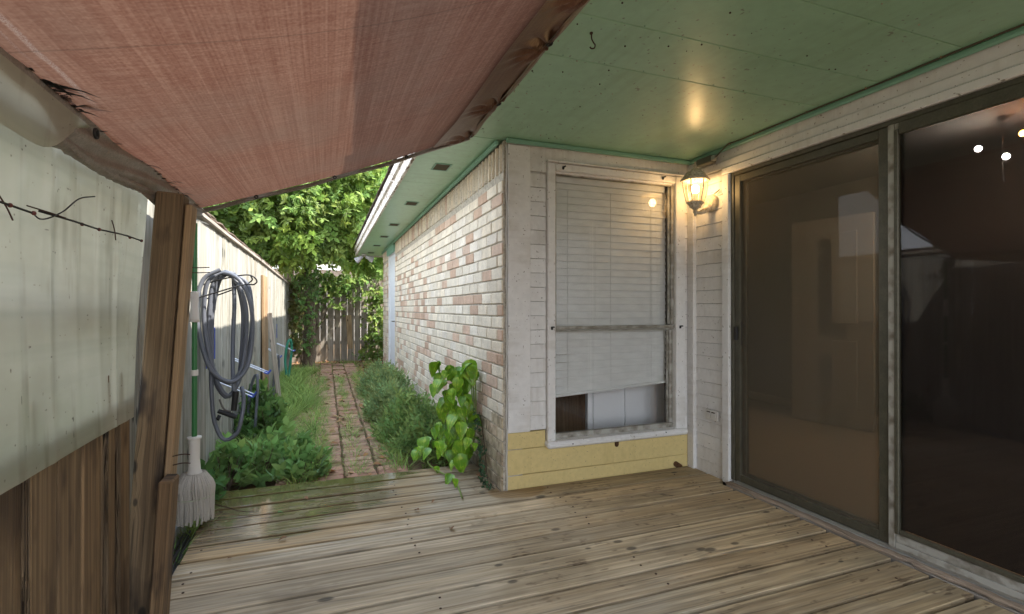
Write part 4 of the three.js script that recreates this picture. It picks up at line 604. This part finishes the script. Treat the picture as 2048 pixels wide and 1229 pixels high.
  lh('garden_hose', 'short grey hose length hanging on a hook behind the glossy shrub', [[-0.6, -0.03, 4.9], [-0.62, 0.3, 4.85], [-0.58, 0.55, 4.8], [-0.55, 0.60, 4.78], [-0.54, 0.5, 4.76], [-0.56, 0.1, 4.76], [-0.55, -0.06, 4.76]], mH, 0.012);
  lh('garden_hose', 'pale grey hose loop hanging beside the wooden stake', [[-0.62, -0.04, 7.0], [-0.615, 0.25, 7.05], [-0.59, 0.5, 7.1], [-0.57, 0.56, 7.12], [-0.56, 0.5, 7.13], [-0.58, 0.2, 7.13], [-0.62, -0.06, 7.1]], mH, 0.014);
  lh('garden_hose', 'green hose loop hanging far along the fence', [[-0.58, 0.1, 8.75], [-0.6, 0.35, 8.78], [-0.56, 0.62, 8.8], [-0.53, 0.66, 8.82], [-0.51, 0.55, 8.84], [-0.53, 0.25, 8.84], [-0.56, 0.02, 8.82]], M({ color: lin(0.02, 0.2, 0.12), roughness: 0.4 }), 0.02);
  // black cables lying in the gap beside the deck
  for (let i = 0; i < 5; i++) { const t = thing('black_cable', ['black cable in the gap beside deck, closest to the boards', 'second black cable from the boards in the gap beside deck', 'middle one of the five black cables beside deck', 'fourth black cable from the boards in the gap beside deck', 'black cable in the gap beside deck, closest to the fence'][i], 'cable', [-0.66, -0.03, 2.8], 'black cables beside the deck'); put(t, 'sheath', tube(Array.from({ length: 9 }, (_, k) => [-0.644 - i * 0.013 + 0.004 * Math.sin(k * 1.7 + i), -0.022 - 0.012 * (i % 2) + 0.006 * Math.sin(k * 1.2 + i * 2), 2.2 + k * 0.11]), 0.0058, 40, 7), M({ color: lin(0.02, 0.02, 0.022), roughness: 0.35 })); }
  const pv = thing('grey_pipe', 'thin grey pipe lying between the mop and the deck', 'pipe', [-0.72, -0.03, 2.6]); put(pv, 'pipe_tube', tube([[-0.722, -0.05, 2.5], [-0.72, 0.0, 2.75], [-0.716, 0.05, 2.98]], 0.013, 16, 9), M({ color: lin(0.2, 0.24, 0.27), roughness: 0.5 }));
}

// ------------------------------------------------------------------ brick path and garden
const leafMat = (r = 0.55, t = 0.35, spec = 0.4) => M({ color: 0xffffff, roughness: Math.max(r, 0.92), transmission: t, thickness: 0, specularIntensity: spec });
const mLeaf = leafMat(0.6, 0.46), mGloss = leafMat(0.42, 0.25, 0.6), mGrassM = leafMat(0.7, 0.35, 0.3);
const vary = (r, g, b, s, q) => { const k = 1 + (q() - 0.5) * 2 * s, y = (q() - 0.35) * s; return lin(clamp(r * k * (1 + y)), clamp(g * k), clamp(b * k * (1 - y * 0.4))); };
const mBark = M({ ...maps(512, 512, 0.5, 0.5, (u, v) => { const a = fb(u, v, 4, 24, 4, 501), b = fb(u, v, 30, 80, 2, 503); return { c: mix3([92, 78, 62], [138, 124, 104], a).map((x) => x * (0.7 + 0.5 * b)), h: 0.6 * a + 0.4 * b }; }), bumpScale: 0.012, roughness: 1 });
{
  const path = thing('brick_path', null, null, [0.2, -0.09, 7], null, 'structure'), q = rng(511);
  const pb = maps(512, 512, 0.6, 0.6, (u, v) => { const a = fb(u, v, 8, 8, 5, 513), b = fb(u, v, 60, 60, 3, 515), m = fb(u, v, 14, 14, 3, 517); let c = [206, 186, 170].map((x) => x * (0.7 + 0.3 * a + 0.15 * b)); c = mix3(c, [120, 112, 96], clamp((m - 0.52) * 4) * 0.6); return { c, h: 0.5 * a + 0.5 * b }; });
  const ms = [[0.80, 0.55, 0.46], [0.72, 0.50, 0.42], [0.85, 0.62, 0.52], [0.66, 0.50, 0.43], [0.85, 0.67, 0.57]].map((c) => M({ ...pb, bumpScale: 0.006, roughness: 0.95, color: lin(...c) }));
  const farG = []; let n = 0;
  for (let d = 3.66, r = 0; d < 11.6; d += 0.104, r++) for (let c = 0; c < 4; c++) {
    const x = -0.235 + c * 0.232 + (q() - 0.5) * 0.012, g = cb(0.212 + (q() - 0.5) * 0.01, 0.05, 0.094, 0.007, 0), y = -0.062 + (q() - 0.5) * 0.012, e = [(q() - 0.5) * 0.06, (q() - 0.5) * 0.07, (q() - 0.5) * 0.05];
    if (d > 10 && q() < 0.3) continue;
    if (n < 290) { put(path, 'path_brick', g, ms[Math.floor(q() * 5)], W(x + 0.02, y, d), e); n++; } else farG.push(g.rotateY(e[1]).translate(x, y, -d));
  }
  if (farG.length) stuff(put(path, 'far_path_bricks', mergeGeometries(farG), ms[2]));
}
const blade = (() => { const gs = []; const q = rng(521); for (let i = 0; i < 9; i++) { const L = 0.7 + 0.6 * q(), g = leafGeo(L, 0.018, 4, (t) => 1 - t * t * 0.95, 0.3, 0.3 + 0.5 * q()); g.rotateX(-(0.1 + 0.5 * q())); g.rotateY(q() * 6.28); g.translate((q() - 0.5) * 0.22, 0, (q() - 0.5) * 0.22); gs.push(g); } return mergeGeometries(gs); })();
{
  const q = rng(523), L = [];
  const add = (x, d, h) => L.push({ p: W(x, -0.088, d), q: new THREE.Euler(0, q() * 6.28, 0), s: h * (0.7 + 0.6 * q()), c: vary(0.27, 0.40, 0.11, 0.35, q) });
  for (let i = 0; i < 1500; i++) { const d = 4.0 + Math.pow(q(), 1.2) * 6.2, x = -0.68 + q() * (0.40 + 0.12 * Math.sin(d * 2)); add(x, d, 0.21); }
  for (let i = 0; i < 950; i++) { const d = 3.75 + q() * 5.5, cx = [-0.02, 0.225, 0.46][Math.floor(q() * 3)]; add(cx + gauss() * 0.045, d, 0.11); }
  for (let i = 0; i < 120; i++) { const d = 3.68 + q() * 3.2; add(-0.14 + gauss() * 0.08, d, 0.14); }
  for (let i = 0; i < 300; i++) { const d = 3.72 + Math.pow(q(), 1.3) * 6, e = q() < 0.6; add((e ? -0.2 : 0.54) + gauss() * (e ? 0.12 : 0.07), d, 0.17); }
  for (let i = 0; i < 240; i++) add(-0.6 + q() * 1.7, 9.5 + q() * 2.6, 0.1);
  for (let i = 0; i < 26; i++) add(-0.66 - q() * 0.05, 2.75 + q() * 0.8, 0.13);
  const g = instanced(scene, 'grass', blade, mGrassM, L); g.userData.label = 'long green grass between the bleached fence and brick path'; g.userData.category = 'grass';
}
{ // fallen leaves
  const q = rng(531), L = [], g = leafGeo(0.07, 0.022, 3, ovate, 0.4, 0.2).rotateX(-Math.PI / 2);
  for (let i = 0; i < 900; i++) { const far = i < 620, d = far ? 9.6 + q() * 2.8 : 3.7 + q() * 6, x = -0.65 + q() * 1.9; if (!far && x > 0.5) continue; L.push({ p: W(x, (far ? -0.078 : -0.03) + q() * 0.012, d), q: new THREE.Euler((q() - 0.5) * 0.7, q() * 6.3, (q() - 0.5) * 0.7), s: 0.6 + q() * 0.8, c: vary(0.30, 0.17, 0.08, 0.4, q) }); }
  const m = instanced(scene, 'leaf_litter', g, M({ color: 0xffffff, roughness: 0.9 }), L); m.userData.label = 'dry brown leaf litter lying on path and dirt'; m.userData.category = 'leaf litter';
  const lab = ['dry curled leaf in the middle of the deck', 'brown leaf on the deck near the wet boards', 'small tan leaf on deck nearest the brick corner', 'small green leaf on the wet deck boards', 'crumpled brown leaf on deck below the pothos runner', 'dark leaf scrap near the deck middle, behind the dry curled leaf', 'tan leaf by the left end of the wet boards', 'rust leaf lying near the left deck edge'];
  [[0.62, 2.55, 0.045], [-0.18, 2.75, 0.04], [0.98, 3.32, 0.06], [-0.25, 3.1, 0.035], [0.5, 2.86, 0.035], [0.62, 2.98, 0.03], [-0.12, 3.3, 0.035], [-0.42, 2.62, 0.02]].forEach(([x, d, s], i) => {
    const t = put(scene, 'fallen_leaf', leafGeo(s, s * 0.34, 4, ovate, 0.55, 0.45).rotateX(-Math.PI / 2 + 0.12).translate(0, s * 0.2, 0), M({ color: i === 3 ? lin(0.1, 0.2, 0.06) : lin(0.22, 0.11, 0.05), roughness: 0.85 }), W(x, 0.006, d), [0, i * 1.7, 0]);
    t.userData = { label: lab[i], category: 'leaf', group: 'leaves fallen on the deck' };
  });
  const tw = thing('twig', 'thin dark twig on the wet left end of deck', 'twig', [-0.5, 0.01, 3.25]); put(tw, 'stem', taper([[-0.63, 0.03, 3.35], [-0.52, 0.015, 3.27], [-0.44, 0.009, 3.2], [-0.38, 0.008, 3.19]], 0.0035, 0.002, 10, 5), mRust);
}
function bush(name, label, cat, at, r, h, n, spr, mat, col, seed, { group, sv = 0.35, s0 = 1, up = 0.6, stems = 8, flat = 1 } = {}) {
  const b = thing(name, label, cat, at, group), q = rng(seed), L = [], st = [];
  for (let i = 0; i < stems; i++) { const a = q() * 6.28, k = Math.sqrt(q()) * 0.8; st.push(taper([[at[0], at[1], at[2]], [at[0] + Math.cos(a) * r[0] * k * 0.5, at[1] + h * 0.45, at[2] + Math.sin(a) * r[1] * k * 0.5], [at[0] + Math.cos(a) * r[0] * k, at[1] + h * (0.7 + 0.25 * q()), at[2] + Math.sin(a) * r[1] * k]], 0.006, 0.002, 8, 5)); }
  put(b, 'stems', mergeGeometries(st), mBark);
  const cl = Array.from({ length: Math.max(5, stems) }, () => [q() * 6.28, Math.sqrt(q()), q()]);
  for (let i = 0; i < n; i++) { const [ca, ck, ch] = cl[i % cl.length], a = q() * 6.28, k = Math.sqrt(q()) * 0.45, x = Math.cos(ca) * r[0] * ck * 0.75 + Math.cos(a) * k * r[0], d = Math.sin(ca) * r[1] * ck * 0.75 + Math.sin(a) * k * r[1], e = Math.hypot(x / r[0], d / r[1]), y = h * (0.1 + 0.9 * Math.pow(q(), 0.6)) * Math.max(0.12, 1 - 0.75 * Math.pow(Math.min(e, 1.1), 2.2)) * (0.75 + 0.35 * ch);
    const dir = new THREE.Vector3(x / r[0] + gauss() * 0.6, up + gauss() * 0.3, -d / r[1] + gauss() * 0.6); L.push({ p: W(at[0] + x, at[1] + y, at[2] + d), q: qTo(dir, q() * 6.28), s: s0 * (0.7 + 0.6 * q()), c: vary(...col, sv, q) }); }
  instanced(b, 'foliage', spr, mat, L); return b;
}
const hedgeSprig = sprig(7, 0.09, 0.03, 0.09, ovate, 1.1);
for (const [d, w] of [[-0.2, 'nearest the camera'], [1.0, 'in the middle'], [2.3, 'nearest the post']]) bush('hedge_shrub', `green hedge shrub glowing through the milky plastic sheet, ${w}`, 'shrub', [-1.55, -0.09, d], [0.62, 0.75], 1.35, 620, hedgeSprig, mLeaf, [0.26, 0.36, 0.09], 680 + Math.round(d * 10), { group: 'hedge behind the plastic sheet', s0: 1.6 });
const fern = sprig(9, 0.032, 0.0085, 0.085, lance, 0.95), nettle = sprig(7, 0.062, 0.020, 0.05, ovate, 1.2), glossy = sprig(6, 0.075, 0.023, 0.045, ovate, 0.8);
{
  const where = ['beside the pothos', 'second from the pothos', 'third from the pothos, near the path', 'fourth from the pothos', 'at the side door'];
  [[0.80, 4.05, 0.26, 0.34, 0.30, 420], [0.74, 4.65, 0.28, 0.42, 0.32, 470], [0.70, 5.4, 0.28, 0.5, 0.34, 500], [0.74, 6.3, 0.28, 0.55, 0.38, 460], [0.78, 7.3, 0.28, 0.6, 0.38, 400]].forEach(([x, d, rx, rd, h, n], i) => bush('feathery_bush', `low feathery green bush along the brick wall, ${where[i]}`, 'bush', [x, -0.09, d], [rx, rd], h + 0.09, n, fern, mGrassM, i < 2 ? [0.22, 0.34, 0.11] : [0.27, 0.38, 0.16], 600 + i, { group: 'feathery bushes along the brick wall', up: 1.1, s0: 1.25 }));
  bush('glossy_shrub', 'glossy dark green shrub with pale new tips below the hose', 'shrub', [-0.5, -0.09, 5.0], [0.24, 0.3], 0.52, 300, glossy, mGloss, [0.12, 0.24, 0.06], 620, { up: 0.8, s0: 1.05 });
  const wl = ['at the left deck corner', 'between the deck and the glossy shrub', 'beside the path at deck edge', 'in front of the glossy shrub'];
  [[-0.62, 3.82, 0.18, 0.14, 0.22, 80], [-0.42, 3.95, 0.24, 0.2, 0.2, 105], [-0.15, 3.88, 0.2, 0.16, 0.14, 60], [-0.3, 4.35, 0.26, 0.25, 0.17, 80]].forEach(([x, d, rx, rd, h, n], i) => bush('leafy_weed', `leafy green weed patch ${wl[i]}`, 'weed', [x, -0.09, d], [rx, rd], h + 0.09, n, nettle, mLeaf, [0.23, 0.40, 0.12], 640 + i, { group: 'weeds at the deck edge', up: 0.9 }));
  bush('leafy_weed', 'small weed tuft growing behind the mop', 'weed', [-0.68, -0.09, 3.4], [0.07, 0.2], 0.3, 60, nettle, mLeaf, [0.08, 0.19, 0.05], 655, { group: 'weeds at the deck edge' });
}
{ // pothos climbing the brick corner
  const po = thing('pothos_plant', 'yellow green pothos vine climbing the brick wall and trailing onto deck', 'plant', [0.93, -0.09, 3.62]), q = rng(661);
  const tex = (seed) => maps(128, 128, 1, 1, (u, v) => { const a = fb(u, v, 5, 4, 4, seed), rib = Math.abs(u - 0.5) < 0.018 ? 1 : 0, vein = Math.abs(Math.sin((v - Math.abs(u - 0.5) * 0.8) * 40)) < 0.12 ? 0.25 : 0; let c = mix3([104, 150, 36], [176, 196, 70], clamp((a - 0.42) * 3)); c = mix3(c, [216, 220, 130], rib * 0.5 + vein * 0.3); const br = fb(u, v, 7, 7, 3, seed + 2); if (br > 0.7) c = mix3(c, [120, 84, 44], clamp((br - 0.7) * 8)); return { c, h: 0.5 + 0.3 * a - 0.3 * vein }; });
  const mats = [671, 675, 679].map((s, i) => M({ ...tex(s), bumpScale: 0.003, roughness: 0.42, color: [lin(0.75, 0.85, 0.6), lin(0.95, 1, 0.7), lin(0.5, 0.7, 0.45)][i] }));
  const geos = [0.9, 1, 1.1].map((k) => leafGeo(0.13 * k, 0.052 * k, 7, heart, 0.35, 0.35));
  const stem = M({ color: lin(0.2, 0.28, 0.06), roughness: 0.5 });
  for (let s = 0; s < 3; s++) { const d = 3.56 + s * 0.06; put(po, 'vine_stem', tube([[0.95 - 0.03 * s, -0.08, d], [1.03, 0.15, d + 0.02], [1.045, 0.4, d - 0.01 * s], [1.045, 0.62 + 0.02 * s, d + 0.01]], 0.006, 24, 6), stem); }
  const leaf = (x, y, d, nx, ny, nd, s, roll = 0) => { // base at point, tip hanging along tip direction, face along n
    const m = put(po, 'leaf', geos[Math.floor(q() * 3)], mats[q() < 0.25 ? 2 : q() < 0.55 ? 1 : 0]); const n = W(nx, ny, nd).normalize(), tip = new THREE.Vector3(gauss() * 0.35 + n.x * 0.3, -0.85 + gauss() * 0.25, gauss() * 0.35 + n.z * 0.3).projectOnPlane(n).normalize(), X = new THREE.Vector3().crossVectors(tip, n); m.quaternion.setFromRotationMatrix(new THREE.Matrix4().makeBasis(X, tip, n)); m.position.copy(W(x, y, d)).sub(po.position); m.scale.setScalar(s); };
  for (let i = 0; i < 112; i++) { const y = 0.05 + 0.68 * (i / 111) + gauss() * 0.03, t = y / 0.75, out = 0.02 + (0.20 + (t > 0.75 ? 0.08 : 0)) * q(); leaf(1.03 - out, y + 0.05, 3.55 + gauss() * (0.10 + 0.05 * (1 - t)), -0.5 + gauss() * 0.8, 0.5 + gauss() * 0.7, -0.75 + gauss() * 0.8, 0.45 + 0.55 * q() + (t > 0.8 ? 0.15 : 0)); }
  for (let i = 0; i < 46; i++) { const a = q() * 6.28, k = Math.sqrt(q()); leaf(0.82 + Math.cos(a) * 0.2 * k, 0.10 + 0.2 * (1 - k) + 0.05 * q(), 3.68 + Math.sin(a) * 0.12 * k, -0.4 + gauss() * 0.6, 0.8 + q() * 0.5, -0.7 + gauss() * 0.5, 0.4 + 0.5 * q()); }
  put(po, 'runner_stem', taper([[0.80, 0.06, 3.72], [0.70, 0.05, 3.62], [0.73, 0.025, 3.5], [0.80, 0.012, 3.34], [0.805, 0.01, 3.15], [0.78, 0.012, 2.95]], 0.006, 0.005, 40, 7), stem);
  for (let i = 0; i < 5; i++) { const t = [[0.73, 0.04, 3.52], [0.8, 0.045, 3.3], [0.79, 0.05, 3.2], [0.86, 0.05, 3.55], [0.93, 0.07, 3.5]][i]; leaf(t[0], t[1], t[2], gauss() * 0.5, 1, -0.5, 0.45 + 0.2 * q()); }
  const iv = thing('ivy_runner', 'small dark ivy creeping down the stained brick corner to deck', 'ivy', [1.02, 0, 3.3]); put(iv, 'vine_stem', tube([[1.04, 0.42, 3.45], [1.045, 0.28, 3.38], [1.04, 0.12, 3.3], [1.02, 0.03, 3.2], [1.0, 0.012, 3.1], [1.02, 0.01, 3.04]], 0.0025, 30, 5), mRust);
  const c = curve([[1.04, 0.42, 3.45], [1.045, 0.28, 3.38], [1.04, 0.12, 3.3], [1.02, 0.03, 3.2], [1.0, 0.012, 3.1], [1.02, 0.01, 3.04]]), L = []; for (let i = 0; i < 130; i++) { const p = c.getPointAt(q()); L.push({ p: new THREE.Vector3(p.x - 0.01 - q() * 0.03, p.y + gauss() * 0.02 + 0.012, p.z + gauss() * 0.035), q: qTo(new THREE.Vector3(-0.7 + gauss(), gauss(), 0.5 + gauss()), q() * 6), s: 0.6 + q() * 0.6, c: vary(0.05, 0.11, 0.05, 0.4, q) }); }
  instanced(iv, 'foliage', leafGeo(0.028, 0.011, 3, ovate, 0.3, 0.2), mGloss, L);
}
const treeSprig = sprig(9, 0.105, 0.030, 0.17, ovate, 1.0);
function tree(label, at, rt, trunkH, crown, n, col, seed, { lean = [0, 0], s0 = 1, group = 'trees at the end of the yard', nl = 9 } = {}) {
  const t = thing('leafy_tree', label, 'tree', at, group), q = rng(seed), [cx, cy, cd, rx, ry, rd] = crown, L = [];
  const top = [at[0] + lean[0], at[1] + trunkH, at[2] + lean[1]], mid = [at[0] + lean[0] * 0.35 + 0.05, at[1] + trunkH * 0.5, at[2] + lean[1] * 0.4];
  const tr = put(t, 'trunk', taper([at, mid, top], rt, rt * 0.55, 22, 12), mBark);
  const limbs = []; for (let i = 0; i < nl; i++) { const a = i / nl * 6.28 + q(), e = (q() - 0.25) * 1.4, k = 0.75, s = i % 2 ? top : [lerp(mid[0], top[0], 0.6), lerp(mid[1], top[1], 0.6), lerp(mid[2], top[2], 0.6)], en = [cx + Math.cos(a) * Math.cos(e) * rx * k, cy + Math.sin(e) * ry * k, cd + Math.sin(a) * Math.cos(e) * rd * k]; limbs.push(taper([s, [lerp(s[0], en[0], 0.5) + gauss() * 0.1, lerp(s[1], en[1], 0.55) + 0.1, lerp(s[2], en[2], 0.5)], en], rt * 0.32, 0.008, 14, 6)); }
  limbs.forEach((g) => put(tr, 'limb', g, mBark));
  const cl = []; for (let i = 0; i < 95; i++) { const a = q() * 6.28, e = Math.asin(q() * 2 - 1), k = Math.cbrt(0.12 + 0.88 * q()); cl.push([cx + Math.cos(a) * Math.cos(e) * rx * k, cy + Math.sin(e) * ry * k, cd + Math.sin(a) * Math.cos(e) * rd * k, 0.22 + 0.2 * q(), q()]); }
  for (let i = 0; i < n; i++) { const c = cl[Math.floor(q() * cl.length)], v = new THREE.Vector3(gauss(), gauss() * 0.75, gauss()), p = new THREE.Vector3(c[0] + v.x * c[3] * 1.25, c[1] + v.y * c[3] * 1.1, -c[2] + v.z * c[3] * 1.25); const dir = new THREE.Vector3(p.x - cx, (p.y - cy) * 0.6 - 0.25, p.z + cd).normalize().add(new THREE.Vector3(gauss() * 0.8, gauss() * 0.5, gauss() * 0.8)); const w = 0.85 + 0.3 * c[4]; L.push({ p, q: qTo(dir, q() * 6.28), s: s0 * (0.75 + 0.5 * q()), c: vary(col[0] * w, col[1] * w, col[2], 0.3, q) }); }
  instanced(t, 'crown', treeSprig, mLeaf, L); return t;
}
tree('leafy tree with vine-wrapped trunk in the back corner by bleached fence', [-0.32, -0.09, 11.3], 0.13, 2.6, [-0.4, 3.45, 10.9, 1.75, 1.35, 1.2], 3700, [0.24, 0.37, 0.08], 701, { lean: [-0.1, -0.1] });
tree('bright green tree above the back fence beside the eave', [1.3, -0.09, 13.4], 0.11, 2.8, [1.0, 4.0, 12.9, 1.7, 1.9, 1.1], 3800, [0.25, 0.39, 0.09], 711, { lean: [-0.2, -0.3] });
tree('tall tree standing behind the back fence and reaching over both others', [-1.2, -0.09, 15.2], 0.16, 4.0, [-0.4, 5.0, 14.9, 3.2, 2.3, 1.3], 5200, [0.22, 0.35, 0.08], 721, { lean: [0.5, 0], s0: 1.3 });
tree('low tree hanging over the bleached fence beyond the tarp edge', [-2.3, -0.09, 11.5], 0.10, 2.2, [-2.0, 2.9, 11.0, 1.15, 1.15, 1.3], 2600, [0.24, 0.37, 0.09], 731, { lean: [0.1, -0.2] });
{ // vines on the back fence, on the trunk and hanging below the crown
  const vine = (label, at, n, place, col, seed, stems, s0 = 0.8) => { const v = thing('climbing_vine', label, 'vine', at, 'vines around the back fence'), q = rng(seed), L = []; put(v, 'vine_stem', mergeGeometries(stems.map((p) => tube(p, 0.012, 24, 6))), mBark); for (let i = 0; i < n; i++) { const [x, y, d] = place(q); L.push({ p: W(x, y, d), q: qTo(new THREE.Vector3(gauss() * 0.7, -0.5 + gauss() * 0.6, 0.8 + gauss() * 0.4), q() * 6.28), s: s0 * (0.6 + 0.7 * q()), c: vary(...col, 0.35, q) }); } instanced(v, 'foliage', nettle, mLeaf, L); };
  vine('bright leafy vine covering the right end of back fence', [1.15, 0, 12.4], 420, (q) => { const y = Math.pow(q(), 1.3) * 1.7; return [1.22 - 0.05 + gauss() * (0.38 - 0.12 * y), y - 0.02, 12.38 - q() * 0.3]; }, [0.24, 0.36, 0.09], 741, [[[1.2, -0.05, 12.4], [1.0, 0.7, 12.45], [1.15, 1.5, 12.45]], [[1.3, -0.05, 12.4], [1.4, 0.8, 12.44], [1.2, 1.8, 12.44]]], 1.2);
  vine('dark vine spreading from the tree over the middle of back fence', [0.1, 1.3, 12.3], 330, (q) => { const x = -0.2 + gauss() * 0.75 + 0.3; return [x, 1.95 - Math.abs(gauss()) * 0.7 * (1 - 0.3 * Math.abs(x)), 12.35 - q() * 0.5]; }, [0.2, 0.32, 0.08], 751, [[[-0.3, 1.2, 11.9], [0.2, 1.5, 12.3], [0.8, 1.7, 12.4]], [[-0.4, 0.4, 12.3], [0, 1.0, 12.4], [0.1, 1.7, 12.4]]], 1.25);
  vine('dry brown-leaved vine twisting up the corner of bleached fence', [-0.6, 0.6, 12], 260, (q) => [-0.58 + gauss() * 0.13, 0.15 + q() * 1.6, 11.7 + gauss() * 0.35], [0.22, 0.24, 0.08], 761, [[[-0.45, -0.05, 11.6], [-0.6, 0.5, 11.8], [-0.55, 1.1, 11.9], [-0.65, 1.8, 12]], [[-0.5, -0.05, 11.7], [-0.42, 0.6, 11.7], [-0.6, 1.3, 11.9], [-0.5, 1.9, 12]]], 1.0);
  vine('leafy vine wrapped round the corner tree trunk', [-0.3, 0.6, 11.2], 260, (q) => [-0.32 + gauss() * 0.2, 0.2 + Math.pow(q(), 0.6) * 2.0, 11.18 - q() * 0.12 + gauss() * 0.1], [0.17, 0.3, 0.08], 771, [[[-0.25, -0.08, 11.2], [-0.42, 0.6, 11.15], [-0.22, 1.2, 11.15], [-0.45, 1.9, 11.15]]], 1.0);
}
{ // neighbouring house beyond the back fence
  const nh = thing('neighbour_house', 'pale neighbouring house with pinkish roof glimpsed behind the back trees', 'house', [0, -0.09, 19]);
  const wM = M({ color: lin(0.68, 0.65, 0.6), roughness: 0.8 }), rM = M({ color: lin(0.5, 0.40, 0.36), roughness: 1 });
  B(nh, 'wall', -9, 8, -0.09, 2.5, 18.5, 26, wM); B(nh, 'fascia', -9.4, 8.4, 2.5, 2.68, 17.9, 18.0, M({ color: lin(0.8, 0.8, 0.78) }));
  put(nh, 'roof', sheet(2, 2, (u, v) => [lerp(-9.5, 8.5, u), lerp(2.69, 5.0, v), lerp(17.88, 23, v)]), rM);
  for (const x of [-4.5, 2.6]) { const w = B(nh, 'window', x, x + 1.4, 0.9, 2.1, 18.44, 18.49, M({ color: lin(0.7, 0.7, 0.7) })); B(w, 'pane', x + 0.08, x + 1.32, 0.98, 2.02, 18.42, 18.438, M({ color: lin(0.05, 0.06, 0.07), roughness: 0.1 })); }
}
renderer.render(scene, camera);
